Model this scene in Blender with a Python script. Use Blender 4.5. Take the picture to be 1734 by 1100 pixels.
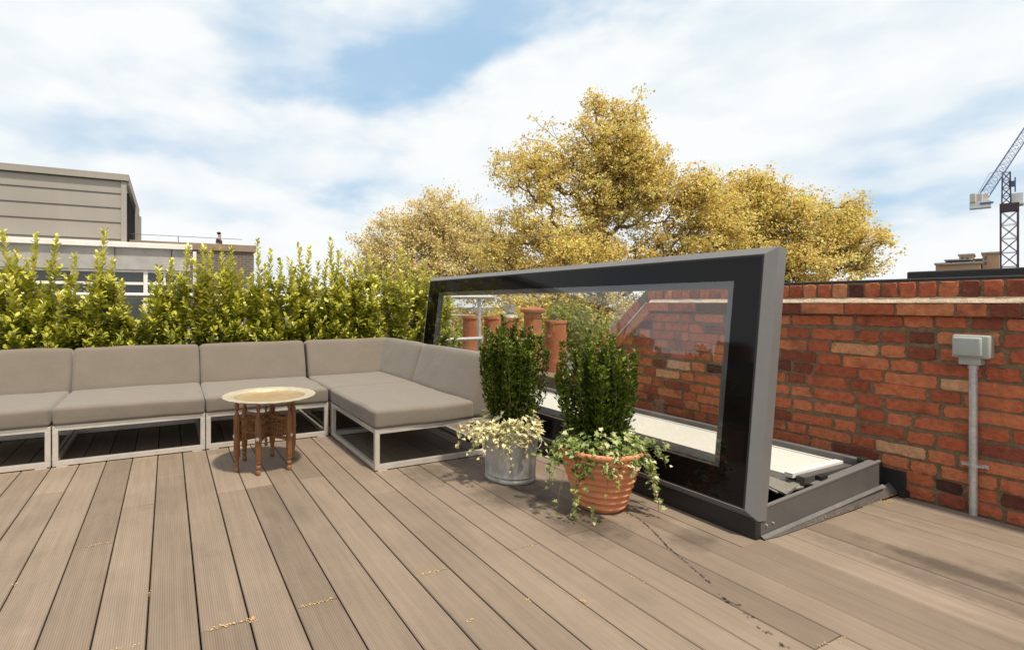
import bpy, math, random
import numpy as np
from mathutils import Vector, Matrix, noise as mnoise
random.seed(7); RNG = np.random.default_rng(11)
scene = bpy.context.scene
for o in list(bpy.data.objects): bpy.data.objects.remove(o)
R = math.radians

# ------------------------------------------------------------------ camera
EYE = 1.0
YAW = 25.343
cam = bpy.data.cameras.new('camera'); camo = bpy.data.objects.new('camera', cam)
scene.collection.objects.link(camo); scene.camera = camo
cam.sensor_width = 36; cam.lens = 857.24 / 1734 * 36
cam.shift_x = 177 / 1734; cam.shift_y = -38 / 1734
cam.clip_start = 0.05; cam.clip_end = 2000
camo.location = (0, 0, EYE); camo.rotation_euler = (R(90), 0, -R(YAW))

# ------------------------------------------------------------------ sky and sun
SUN = Vector((0.09, -0.46, 1)).normalized()
w = bpy.data.worlds.new("World"); scene.world = w; w.use_nodes = True
nt = w.node_tree; N = nt.nodes; LK = nt.links; N.clear()
def nd(t, **k):
    n = N.new(t)
    for a, b in k.items(): setattr(n, a, b)
    return n
def mth(op, a, b=None, c=None):
    n = nd('ShaderNodeMath', operation=op)
    for i, v in enumerate((a, b, c)):
        if v is None: continue
        if isinstance(v, (int, float)): n.inputs[i].default_value = v
        else: LK.new(v, n.inputs[i])
    return n.outputs[0]
sky = nd('ShaderNodeTexSky'); sky.sky_type = 'NISHITA'; sky.sun_disc = False
sky.sun_elevation = math.asin(SUN.z); sky.sun_rotation = math.atan2(SUN.x, SUN.y)
sky.air_density = 1.0; sky.dust_density = 1.2; sky.ozone_density = 1.2
tc = nd('ShaderNodeTexCoord'); sp = nd('ShaderNodeSeparateXYZ'); LK.new(tc.outputs['Generated'], sp.inputs[0])
X, Y, Z = sp.outputs
den = mth('ADD', mth('MAXIMUM', Z, 0.0), 0.48)
cx = mth('DIVIDE', X, den); cy = mth('DIVIDE', Y, den)
cb = nd('ShaderNodeCombineXYZ'); LK.new(X, cb.inputs[0]); LK.new(Y, cb.inputs[1]); LK.new(mth('MULTIPLY', Z, 2.3), cb.inputs[2])
n1 = nd('ShaderNodeTexNoise'); n1.inputs['Scale'].default_value = 2.6; n1.inputs['Detail'].default_value = 5
n1.inputs['Roughness'].default_value = 0.52; n1.inputs['Distortion'].default_value = 0.0
LK.new(cb.outputs[0], n1.inputs['Vector'])
n2 = nd('ShaderNodeTexNoise'); n2.inputs['Scale'].default_value = 5.5; n2.inputs['Detail'].default_value = 4
LK.new(cb.outputs[0], n2.inputs['Vector'])
az = mth('ARCTAN2', X, Y); el = mth('ARCTANGENT', Z)
# breaks in the cloud deck: azimuth, elevation (degrees), widths, tilt, depth
def gap(a0, e0, wa, we, tilt, amp):
    a = mth('ADD', mth('SUBTRACT', az, R(a0)), mth('MULTIPLY', mth('SUBTRACT', n1.outputs['Fac'], 0.5), 0.30))
    e = mth('ADD', mth('SUBTRACT', el, R(e0)), mth('MULTIPLY', mth('SUBTRACT', n2.outputs['Fac'], 0.5), 0.16))
    ct, st = math.cos(R(tilt)), math.sin(R(tilt))
    a2 = mth('DIVIDE', mth('ADD', mth('MULTIPLY', a, ct), mth('MULTIPLY', e, st)), R(wa))
    e2 = mth('DIVIDE', mth('SUBTRACT', mth('MULTIPLY', e, ct), mth('MULTIPLY', a, st)), R(we))
    q = mth('ADD', mth('MULTIPLY', a2, a2), mth('MULTIPLY', e2, e2))
    return mth('MULTIPLY', mth('EXPONENT', mth('MULTIPLY', q, -1)), amp)
tot = None
GAPS = [(9, 25, 7, 4.4, -10, .62), (19, 21.5, 9, 2.6, 4, .85), (31, 24.5, 9, 3.8, 22, .90), (16, 30, 9, 3, 0, .55), (19, 12.3, 8, 1.7, 0, .75), (24.5, 15.5, 3, 3, 0, .25),
        (50, 27.5, 20, 2.4, 6, .75), (75, 13.5, 12, 2.2, 8, .7), (71, 8.0, 13, 1.6, 6, .75), (-8, 15, 10, 2, 0, .4), (3, 8.5, 9, 1.8, 0, .45), (6, 14.5, 7, 1.6, 0, .35), (38, 33, 30, 4, 0, .6), (160, 30, 60, 10, 0, .6), (-100, 40, 50, 12, 0, .6)]
for gp in GAPS:
    v = gap(*gp); tot = v if tot is None else mth('ADD', tot, v)
wisp = mth('MULTIPLY', mth('SUBTRACT', n1.outputs['Fac'], 0.42), 1.1)
n3s = nd('ShaderNodeTexNoise'); n3s.inputs['Scale'].default_value = 6.5; n3s.inputs['Detail'].default_value = 6; n3s.inputs['Roughness'].default_value = .48; n3s.inputs['Distortion'].default_value = .0
LK.new(cb.outputs[0], n3s.inputs['Vector'])
dens = mth('ADD', mth('ADD', tot, mth('MULTIPLY', wisp, 0.9)), mth('MULTIPLY', mth('SUBTRACT', n3s.outputs['Fac'], 0.52), 1.5))
bm_ = nd('ShaderNodeMapRange', interpolation_type='SMOOTHSTEP'); bm_.inputs[1].default_value = 0.0; bm_.inputs[2].default_value = 1.25; bm_.inputs[4].default_value = .80; LK.new(dens, bm_.inputs[0])
blue2 = bm_.outputs[0]
ccol = nd('ShaderNodeMix', data_type='RGBA'); ccol.inputs['A'].default_value = (9.7, 9.9, 9.95, 1); ccol.inputs['B'].default_value = (8.1, 8.9, 9.4, 1)
shade = nd('ShaderNodeMapRange'); shade.inputs[1].default_value = 0.45; shade.inputs[2].default_value = 0.68; LK.new(n2.outputs['Fac'], shade.inputs[0])
LK.new(shade.outputs[0], ccol.inputs['Factor'])
skyc = nd('ShaderNodeMix', data_type='RGBA'); skyc.inputs['Factor'].default_value = 0.75
skyc.inputs['B'].default_value = (3.4, 6.3, 9.2, 1); LK.new(sky.outputs[0], skyc.inputs['A'])
mx = nd('ShaderNodeMix', data_type='RGBA'); LK.new(blue2, mx.inputs['Factor'])
LK.new(ccol.outputs['Result'], mx.inputs['A']); LK.new(skyc.outputs['Result'], mx.inputs['B'])
bg = nd('ShaderNodeBackground'); bg.inputs['Strength'].default_value = 0.083
LK.new(mx.outputs['Result'], bg.inputs['Color'])
wo = nd('ShaderNodeOutputWorld'); LK.new(bg.outputs[0], wo.inputs[0])
sl = bpy.data.lights.new('sun', 'SUN'); sl.energy = 4.6; sl.angle = R(4); sl.color = (1, 0.89, 0.72)
slo = bpy.data.objects.new('sun', sl); scene.collection.objects.link(slo)
slo.rotation_euler = SUN.to_track_quat('Z', 'Y').to_euler()
scene.view_settings.view_transform = 'Standard'; scene.view_settings.look = 'None'
scene.view_settings.exposure = 0.27; scene.view_settings.gamma = 1.0

# ------------------------------------------------------------------ camera geometry used to find real positions
S_, C_ = math.sin(R(YAW)), math.cos(R(YAW)); FP = 857.24
def ray(x, y):
    r = (x - 690) / FP
    return Vector((S_ + r * C_, C_ - r * S_, (512 - y) / FP))
def on_ground(x, y, z=0.0):
    d = ray(x, y); return d * ((z - EYE) / d.z) + Vector((0, 0, EYE))
def on_x(x, y, X0): d = ray(x, y); return d * (X0 / d.x) + Vector((0, 0, EYE))
def on_y(x, y, Y0): d = ray(x, y); return d * (Y0 / d.y) + Vector((0, 0, EYE))
def at_depth(x, y, f): return ray(x, y) * f + Vector((0, 0, EYE))

# ------------------------------------------------------------------ materials
def mat(name, col, rough=0.6, metal=0.0, var=None, vscale=8.0, bump=0.0, bscale=40.0, detail=5, spec=0.5, tone=None,
        trans=0.0, stretch=None, coat=0.0, extra=None, tramp=None, coords='Object'):
    m = bpy.data.materials.new(name); m.use_nodes = True
    t = m.node_tree; ns = t.nodes; L = t.links
    b = ns['Principled BSDF']; out = ns['Material Output']
    b.inputs['Roughness'].default_value = rough; b.inputs['Metallic'].default_value = metal
    b.inputs['Specular IOR Level'].default_value = spec; b.inputs['Coat Weight'].default_value = coat
    tcn = ns.new('ShaderNodeTexCoord'); mp = ns.new('ShaderNodeMapping'); L.new(tcn.outputs[coords], mp.inputs[0])
    if stretch: mp.inputs['Scale'].default_value = stretch
    c = ns.new('ShaderNodeRGB'); c.outputs[0].default_value = (*col, 1); colout = c.outputs[0]
    if tramp:   # per-element colours through a ramp on the 'tone' attribute
        at = ns.new('ShaderNodeAttribute'); at.attribute_name = 'tone'
        rp = ns.new('ShaderNodeValToRGB'); L.new(at.outputs['Fac'], rp.inputs[0])
        el_ = rp.color_ramp.elements
        while len(el_) > 1: el_.remove(el_[0])
        el_[0].position = tramp[0][0]; el_[0].color = (*tramp[0][1], 1)
        for p, cc in tramp[1:]:
            e = el_.new(p); e.color = (*cc, 1)
        colout = rp.outputs[0]
    if var:
        nz = ns.new('ShaderNodeTexNoise'); nz.inputs['Scale'].default_value = vscale; nz.inputs['Detail'].default_value = detail
        nz.inputs['Roughness'].default_value = 0.62
        L.new(mp.outputs[0], nz.inputs['Vector'])
        mr = ns.new('ShaderNodeMapRange'); mr.inputs[1].default_value = 0.3; mr.inputs[2].default_value = 0.7
        mr.inputs[3].default_value = 1 - var; mr.inputs[4].default_value = 1 + var; L.new(nz.outputs['Fac'], mr.inputs[0])
        vm = ns.new('ShaderNodeVectorMath'); vm.operation = 'SCALE'; L.new(colout, vm.inputs[0]); L.new(mr.outputs[0], vm.inputs['Scale'])
        colout = vm.outputs[0]
    if extra: colout = extra(ns, L, colout, mp, b)
    L.new(colout, b.inputs['Base Color'])
    if bump:
        nb = ns.new('ShaderNodeTexNoise'); nb.inputs['Scale'].default_value = bscale; nb.inputs['Detail'].default_value = 6
        L.new(mp.outputs[0], nb.inputs['Vector'])
        bp = ns.new('ShaderNodeBump'); bp.inputs['Strength'].default_value = bump; bp.inputs['Distance'].default_value = 0.01
        L.new(nb.outputs['Fac'], bp.inputs['Height'])
        L.new(bp.outputs[0], b.inputs['Normal']); m['_b'] = 1
    if trans:
        tr = ns.new('ShaderNodeBsdfTranslucent'); L.new(colout, tr.inputs['Color'])
        ms = ns.new('ShaderNodeMixShader'); ms.inputs[0].default_value = trans
        L.new(b.outputs[0], ms.inputs[1]); L.new(tr.outputs[0], ms.inputs[2]); L.new(ms.outputs[0], out.inputs[0])
    return m

def deck_extra(ns, L, col, mp, b):
    # fine machined grooves running along the boards and long streaks of weathering
    sx = ns.new('ShaderNodeSeparateXYZ'); L.new(mp.outputs[0], sx.inputs[0])
    mu = ns.new('ShaderNodeMath'); mu.operation = 'MULTIPLY'; mu.inputs[1].default_value = 2 * math.pi / 0.0072; L.new(sx.outputs[0], mu.inputs[0])
    sn = ns.new('ShaderNodeMath'); sn.operation = 'SINE'; L.new(mu.outputs[0], sn.inputs[0])
    mr = ns.new('ShaderNodeMapRange'); mr.inputs[1].default_value = -1; mr.inputs[2].default_value = 0.2; mr.inputs[3].default_value = 0.80; mr.inputs[4].default_value = 1.03
    L.new(sn.outputs[0], mr.inputs[0])
    m2 = ns.new('ShaderNodeMapping'); m2.inputs['Scale'].default_value = (26, 1.1, 1); L.new(mp.outputs[0], m2.inputs[0])
    nz = ns.new('ShaderNodeTexNoise'); nz.inputs['Scale'].default_value = 1.6; nz.inputs['Detail'].default_value = 6; nz.inputs['Roughness'].default_value = .7; L.new(m2.outputs[0], nz.inputs['Vector'])
    r2 = ns.new('ShaderNodeMapRange'); r2.inputs[1].default_value = 0.3; r2.inputs[2].default_value = 0.7; r2.inputs[3].default_value = 0.86; r2.inputs[4].default_value = 1.12
    L.new(nz.outputs['Fac'], r2.inputs[0])
    # wet and dirty stains near the planters and below the wall
    n3 = ns.new('ShaderNodeTexNoise'); n3.inputs['Scale'].default_value = 1.3; n3.inputs['Detail'].default_value = 7; n3.inputs['Roughness'].default_value = .65
    m3 = ns.new('ShaderNodeMapping'); m3.inputs['Scale'].default_value = (2.2, 1.0, 1); L.new(mp.outputs[0], m3.inputs[0]); L.new(m3.outputs[0], n3.inputs['Vector'])
    r3 = ns.new('ShaderNodeMapRange'); r3.inputs[1].default_value = 0.54; r3.inputs[2].default_value = 0.70; r3.inputs[3].default_value = 1.0; r3.inputs[4].default_value = 0.80
    L.new(n3.outputs['Fac'], r3.inputs[0])
    def mulc(a, b_):
        n = ns.new('ShaderNodeMath'); n.operation = 'MULTIPLY'; L.new(a, n.inputs[0]); L.new(b_, n.inputs[1]); return n.outputs[0]
    f = mulc(mulc(mr.outputs[0], r2.outputs[0]), r3.outputs[0])
    # stains by the pots, worn paler patches, and darker patches on the right
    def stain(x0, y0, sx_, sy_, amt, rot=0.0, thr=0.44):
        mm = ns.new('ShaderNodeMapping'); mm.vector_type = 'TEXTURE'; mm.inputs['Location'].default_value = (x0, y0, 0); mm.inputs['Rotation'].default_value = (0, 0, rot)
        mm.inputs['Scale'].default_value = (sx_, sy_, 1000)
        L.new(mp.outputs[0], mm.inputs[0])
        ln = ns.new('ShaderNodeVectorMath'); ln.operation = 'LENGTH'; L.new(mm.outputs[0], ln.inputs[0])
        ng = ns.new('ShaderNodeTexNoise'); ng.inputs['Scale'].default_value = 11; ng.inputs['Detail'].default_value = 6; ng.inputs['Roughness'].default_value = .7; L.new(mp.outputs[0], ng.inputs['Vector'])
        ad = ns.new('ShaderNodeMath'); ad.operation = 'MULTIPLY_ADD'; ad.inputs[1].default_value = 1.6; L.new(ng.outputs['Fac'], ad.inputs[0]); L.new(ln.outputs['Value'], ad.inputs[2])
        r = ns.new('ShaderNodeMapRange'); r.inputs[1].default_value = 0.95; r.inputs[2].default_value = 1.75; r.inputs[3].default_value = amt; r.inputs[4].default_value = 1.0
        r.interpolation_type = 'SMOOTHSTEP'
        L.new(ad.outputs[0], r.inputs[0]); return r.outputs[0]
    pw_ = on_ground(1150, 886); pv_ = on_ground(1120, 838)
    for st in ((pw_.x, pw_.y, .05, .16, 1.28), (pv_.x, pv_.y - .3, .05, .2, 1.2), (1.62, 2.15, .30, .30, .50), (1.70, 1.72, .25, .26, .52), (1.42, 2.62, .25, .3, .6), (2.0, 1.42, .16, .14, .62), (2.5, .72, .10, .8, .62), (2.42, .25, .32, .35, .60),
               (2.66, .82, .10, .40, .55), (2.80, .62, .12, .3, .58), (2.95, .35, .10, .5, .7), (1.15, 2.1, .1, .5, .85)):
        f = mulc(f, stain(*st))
    vm = ns.new('ShaderNodeVectorMath'); vm.operation = 'SCALE'; L.new(col, vm.inputs[0]); L.new(f, vm.inputs['Scale'])
    bp = ns.new('ShaderNodeBump'); bp.inputs['Strength'].default_value = 0.35; bp.inputs['Distance'].default_value = 0.0015
    L.new(sn.outputs[0], bp.inputs['Height']); L.new(bp.outputs[0], b.inputs['Normal'])
    return vm.outputs[0]

M = {}
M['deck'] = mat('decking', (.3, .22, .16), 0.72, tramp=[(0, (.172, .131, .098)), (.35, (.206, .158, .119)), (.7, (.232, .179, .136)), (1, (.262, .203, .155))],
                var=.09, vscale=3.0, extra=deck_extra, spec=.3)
M['under'] = mat('subframe', (.012, .010, .009), .95, spec=.1)
def weave(ns, L, col, mp, b):
    wv = ns.new('ShaderNodeTexNoise'); wv.inputs['Scale'].default_value = 420; wv.inputs['Detail'].default_value = 2; L.new(mp.outputs[0], wv.inputs['Vector'])
    nz = ns.new('ShaderNodeTexNoise'); nz.inputs['Scale'].default_value = 7; nz.inputs['Detail'].default_value = 3; L.new(mp.outputs[0], nz.inputs['Vector'])
    b1 = ns.new('ShaderNodeBump'); b1.inputs['Strength'].default_value = .45; b1.inputs['Distance'].default_value = .012; L.new(nz.outputs['Fac'], b1.inputs['Height'])
    b2 = ns.new('ShaderNodeBump'); b2.inputs['Strength'].default_value = .35; b2.inputs['Distance'].default_value = .0012; L.new(wv.outputs['Fac'], b2.inputs['Height']); L.new(b1.outputs[0], b2.inputs['Normal'])
    L.new(b2.outputs[0], b.inputs['Normal'])
    mr = ns.new('ShaderNodeMapRange'); mr.inputs[1].default_value = .3; mr.inputs[2].default_value = .7; mr.inputs[3].default_value = .9; mr.inputs[4].default_value = 1.1; L.new(wv.outputs['Fac'], mr.inputs[0])
    vm = ns.new('ShaderNodeVectorMath'); vm.operation = 'SCALE'; L.new(col, vm.inputs[0]); L.new(mr.outputs[0], vm.inputs['Scale'])
    b.inputs['Sheen Weight'].default_value = .25; b.inputs['Sheen Roughness'].default_value = .5
    return vm.outputs[0]
M['fabric'] = mat('taupe_fabric', (.162, .136, .110), .9, var=.05, vscale=5, extra=weave, spec=.2)
M['alu'] = mat('brushed_aluminium', (.66, .62, .56), .42, .65, var=.08, vscale=20, bump=.05, bscale=90)
M['frame'] = mat('grey_powder_coat', (.140, .137, .136), .42, .0, var=.05, vscale=14, bump=.03, bscale=260)
M['kerb'] = mat('kerb_grey_coat', (.085, .081, .080), .45, .0, var=.10, vscale=7, bump=.04, bscale=160)
M['kerbblack'] = mat('black_skirt', (.012, .011, .011), .5, var=.2, vscale=9)
M['lead'] = mat('grey_flashing', (.115, .108, .104), .6, .1, var=.22, vscale=12, bump=.15, bscale=30)
M['felt'] = mat('black_rubber', (.017, .016, .016), .55, var=.3, vscale=16, bump=.2, bscale=40)
M['frit'] = mat('black_glass_border', (.006, .005, .005), .05, spec=.24)
M['spacer'] = mat('spacer_bar', (.15, .15, .165), .35, .2)
M['white'] = mat('white_lining', (.56, .545, .50), .5)
M['whitepaint'] = mat('white_paint', (.66, .64, .6), .6, var=.08, vscale=5)
M['rib'] = mat('ribbed_aluminium', (.42, .39, .34), .45, .5, var=.1, vscale=20)
BR = [(0, (.045, .024, .02)), (.06, (.11, .036, .024)), (.2, (.27, .068, .036)), (.45, (.40, .100, .044)), (.7, (.49, .150, .066)), (.88, (.50, .18, .08)), (.96, (.54, .25, .12)), (1, (.56, .32, .18))]
def brickface(ns, L, col, mp, b):
    nz = ns.new('ShaderNodeTexNoise'); nz.inputs['Scale'].default_value = 26; nz.inputs['Detail'].default_value = 8; nz.inputs['Roughness'].default_value = .75; L.new(mp.outputs[0], nz.inputs['Vector'])
    mr = ns.new('ShaderNodeMapRange'); mr.inputs[1].default_value = .58; mr.inputs[2].default_value = .8; mr.inputs[4].default_value = .55; L.new(nz.outputs['Fac'], mr.inputs[0])
    mx_ = ns.new('ShaderNodeMix'); mx_.data_type = 'RGBA'; L.new(mr.outputs[0], mx_.inputs['Factor']); L.new(col, mx_.inputs['A']); mx_.inputs['B'].default_value = (.40, .27, .18, 1)
    n2_ = ns.new('ShaderNodeTexNoise'); n2_.inputs['Scale'].default_value = 9; n2_.inputs['Detail'].default_value = 5; L.new(mp.outputs[0], n2_.inputs['Vector'])
    m2 = ns.new('ShaderNodeMapRange'); m2.inputs[1].default_value = .56; m2.inputs[2].default_value = .7; m2.inputs[4].default_value = .6; L.new(n2_.outputs['Fac'], m2.inputs[0])
    mx2 = ns.new('ShaderNodeMix'); mx2.data_type = 'RGBA'; L.new(m2.outputs[0], mx2.inputs['Factor']); L.new(mx_.outputs['Result'], mx2.inputs['A']); mx2.inputs['B'].default_value = (.10, .04, .03, 1)
    return mx2.outputs['Result']
M['brick'] = mat('old_red_brick', (.3, .08, .04), .85, tramp=BR, var=.24, vscale=38, bump=.55, bscale=85, extra=brickface, spec=.25)
M['mortar'] = mat('lime_mortar', (.185, .135, .085), .95, var=.3, vscale=30, bump=.7, bscale=120, spec=.1)
M['mortarlight'] = mat('pale_mortar_fillet', (.48, .38, .27), .95, var=.2, vscale=22, bump=.6, bscale=90, spec=.1)
M['terracotta'] = mat('terracotta', (.58, .225, .105), .7, var=.14, vscale=9, bump=.12, bscale=70, spec=.3)
M['potterra'] = mat('weathered_terracotta', (.33, .105, .048), .85, var=.2, vscale=7, bump=.2, bscale=30)
def zinc(ns, L, col, mp, b):
    v = ns.new('ShaderNodeTexVoronoi'); v.inputs['Scale'].default_value = 34; L.new(mp.outputs[0], v.inputs['Vector'])
    mr = ns.new('ShaderNodeMapRange'); mr.inputs[3].default_value = .82; mr.inputs[4].default_value = 1.15; L.new(v.outputs['Color'], mr.inputs[0])
    vm = ns.new('ShaderNodeVectorMath'); vm.operation = 'SCALE'; L.new(col, vm.inputs[0]); L.new(mr.outputs[0], vm.inputs['Scale']); return vm.outputs[0]
M['zinc'] = mat('weathered_zinc', (.42, .41, .39), .55, .35, var=.42, vscale=9, stretch=(1, 1, .45), bump=.06, bscale=40, extra=zinc)
M['galv'] = mat('galvanised_steel', (.50, .49, .47), .45, .5, var=.22, vscale=40)
M['boxgrey'] = mat('grey_plastic', (.36, .375, .345), .45, var=.03)
M['brass'] = mat('beaten_brass', (.5, .4, .2), .5, .45, tramp=[(0, (.36, .25, .13)), (.5, (.42, .32, .18)), (1, (.50, .44, .33))], var=.14, vscale=16, bump=.25, bscale=45)
M['wood'] = mat('carved_walnut', (.21, .088, .026), .5, var=.35, vscale=18, bump=.25, bscale=120, stretch=(1, 1, .25))
M['inlay'] = mat('bone_inlay', (.72, .64, .5), .5)
M['soil'] = mat('potting_soil', (.03, .02, .014), .95, bump=.8, bscale=60)
HL = [(0, (.034, .056, .006)), (.30, (.17, .20, .016)), (.62, (.46, .45, .040)), (1, (.80, .73, .17))]
M['laurel'] = mat('hedge_leaf', (.2, .25, .03), .38, tramp=HL, trans=.20, spec=.45)
M['stem'] = mat('green_stem', (.22, .20, .05), .6, var=.2)
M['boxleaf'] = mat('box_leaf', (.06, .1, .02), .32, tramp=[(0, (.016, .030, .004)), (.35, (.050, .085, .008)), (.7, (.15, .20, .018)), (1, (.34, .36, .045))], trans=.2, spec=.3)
M['ivyc'] = mat('cream_ivy_leaf', (.6, .55, .3), .5, tramp=[(0, (.13, .19, .035)), (.25, (.35, .37, .12)), (.55, (.62, .56, .28)), (1, (.80, .74, .48))], trans=.25)
M['ivyg'] = mat('variegated_ivy_leaf', (.3, .36, .12), .5, tramp=[(0, (.07, .12, .02)), (.35, (.15, .22, .04)), (.6, (.33, .38, .11)), (.85, (.58, .56, .30)), (1, (.74, .70, .44))], trans=.25)
M['vine'] = mat('ivy_stem', (.16, .09, .045), .7)
M['bark'] = mat('plane_bark', (.19, .14, .085), .9, var=.4, vscale=4, bump=.5, bscale=9)
M['twig'] = mat('brown_stem', (.12, .08, .04), .9, var=.3)
def tleaf(n, f): return mat(n, (.3, .25, .06), .6, tramp=[(0, tuple(c * .62 for c in f)), (.5, f), (1, tuple(min(.8, c * 1.45) for c in f))], trans=.4, spec=.25)
M['tleaf1'] = tleaf('plane_leaf', (.80, .605, .19))
M['tleaf2'] = tleaf('pale_plane_leaf', (.80, .64, .30))
M['tleaf3'] = tleaf('dark_tree_leaf', (.26, .27, .06))
M['metalclad'] = mat('grey_metal_cladding', (.29, .265, .235), .55, .1, var=.07, vscale=1.2, stretch=(1, 1, .3))
M['seam'] = mat('dark_seam', (.05, .045, .04), .7)
M['concrete'] = mat('grey_concrete', (.33, .315, .295), .85, var=.2, vscale=1.6, bump=.2, bscale=8)
M['darkglass'] = mat('dark_window', (.05, .055, .06), .12, spec=.7)
M['brownbrick'] = mat('brown_brick', (.15, .105, .075), .9, var=.25, vscale=3)
def courses(ns, L, col, mp, b):
    bt = ns.new('ShaderNodeTexBrick'); bt.inputs['Scale'].default_value = 1.0; bt.inputs['Brick Width'].default_value = .225; bt.inputs['Row Height'].default_value = .075
    bt.inputs['Mortar Size'].default_value = .008; bt.inputs['Color1'].default_value = (.30, .085, .04, 1); bt.inputs['Color2'].default_value = (.19, .055, .03, 1); bt.inputs['Mortar'].default_value = (.3, .24, .17, 1)
    sx = ns.new('ShaderNodeSeparateXYZ'); L.new(mp.outputs[0], sx.inputs[0]); ad = ns.new('ShaderNodeMath'); L.new(sx.outputs[0], ad.inputs[0]); L.new(sx.outputs[1], ad.inputs[1])
    c = ns.new('ShaderNodeCombineXYZ'); L.new(ad.outputs[0], c.inputs[0]); L.new(sx.outputs[2], c.inputs[1]); L.new(c.outputs[0], bt.inputs['Vector'])
    return bt.outputs['Color']
M['coursed'] = mat('coursed_red_brick', (.3, .1, .05), .9, extra=courses, bump=.3, bscale=60)
def courses2(ns, L, col, mp, b):
    c_ = courses(ns, L, col, mp, b); bt = [n for n in ns if n.type == 'TEX_BRICK'][0]
    bt.inputs['Color1'].default_value = (.16, .12, .09, 1); bt.inputs['Color2'].default_value = (.10, .075, .06, 1); bt.inputs['Mortar'].default_value = (.24, .21, .18, 1); return c_
M['coursedbrown'] = mat('coursed_brown_brick', (.3, .1, .05), .9, extra=courses2)
M['coping'] = mat('brown_coping', (.24, .175, .12), .9, var=.25, vscale=2)
M['slate'] = mat('roof_slate', (.05, .052, .058), .6, var=.2, vscale=4)
M['ground'] = mat('city_ground', (.09, .085, .07), .95, var=.3, vscale=.05)
M['skin'] = mat('skin', (.42, .24, .16), .6); M['hair'] = mat('hair', (.03, .02, .015), .8); M['cloth'] = mat('dark_clothing', (.03, .032, .04), .9)
M['craneblue'] = mat('blue_crane_paint', (.06, .12, .27), .5); M['cranedark'] = mat('dark_mast_paint', (.055, .035, .045), .6)
M['weight'] = mat('crane_ballast', (.55, .50, .42), .8, var=.1); M['cabin'] = mat('white_cabin', (.7, .72, .72), .5)
M['tan'] = mat('tan_brick', (.45, .28, .17), .9, var=.12, vscale=.2)
M['litter'] = mat('brown_litter', (.30, .14, .05), .95)
M['speck'] = mat('yellow_debris', (.55, .36, .13), .95)
def glassmat():
    m = bpy.data.materials.new('clear_glass'); m.use_nodes = True; t = m.node_tree; ns = t.nodes; L = t.links; ns.clear()
    o = ns.new('ShaderNodeOutputMaterial'); tr = ns.new('ShaderNodeBsdfTransparent'); tr.inputs[0].default_value = (.93, .945, .93, 1)
    g = ns.new('ShaderNodeBsdfGlossy'); g.inputs['Roughness'].default_value = .004; g.inputs['Color'].default_value = (1, 1, 1, 1)
    fr = ns.new('ShaderNodeFresnel'); fr.inputs['IOR'].default_value = 1.62
    mu = ns.new('ShaderNodeMath'); mu.operation = 'MULTIPLY_ADD'; mu.inputs[1].default_value = 1.25; mu.inputs[2].default_value = .015; mu.use_clamp = True
    L.new(fr.outputs[0], mu.inputs[0]); ms = ns.new('ShaderNodeMixShader'); L.new(mu.outputs[0], ms.inputs[0]); L.new(tr.outputs[0], ms.inputs[1]); L.new(g.outputs[0], ms.inputs[2]); L.new(ms.outputs[0], o.inputs[0])
    return m
M['glass'] = glassmat()

# ------------------------------------------------------------------ mesh helpers
ORG = {}
def link(o): scene.collection.objects.link(o); return o
def tag(o, label, cat, group=None):
    o['label'] = label; o['category'] = cat
    if group: o['group'] = group
    return o
def thing(name, loc, label, cat, group=None):
    o = bpy.data.objects.new(name, None); link(o); o.location = loc; o.empty_display_size = .1
    ORG[o.name] = Vector(loc); return tag(o, label, cat, group)
def finish(me, name, m, parent, smooth, bevel=0.0):
    o = bpy.data.objects.new(name, me); link(o); me.materials.append(m)
    if smooth:
        me.polygons.foreach_set('use_smooth', [True] * len(me.polygons))
        if smooth == 'auto':
            try: me.set_sharp_from_angle(angle=R(35))
            except Exception: pass
    if parent is not None: o.parent = parent; ORG[o.name] = ORG[parent.name].copy()
    if bevel:
        bv = o.modifiers.new('bevel', 'BEVEL'); bv.width = bevel; bv.segments = 2; bv.limit_method = 'ANGLE'; bv.angle_limit = R(40)
    return o
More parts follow.
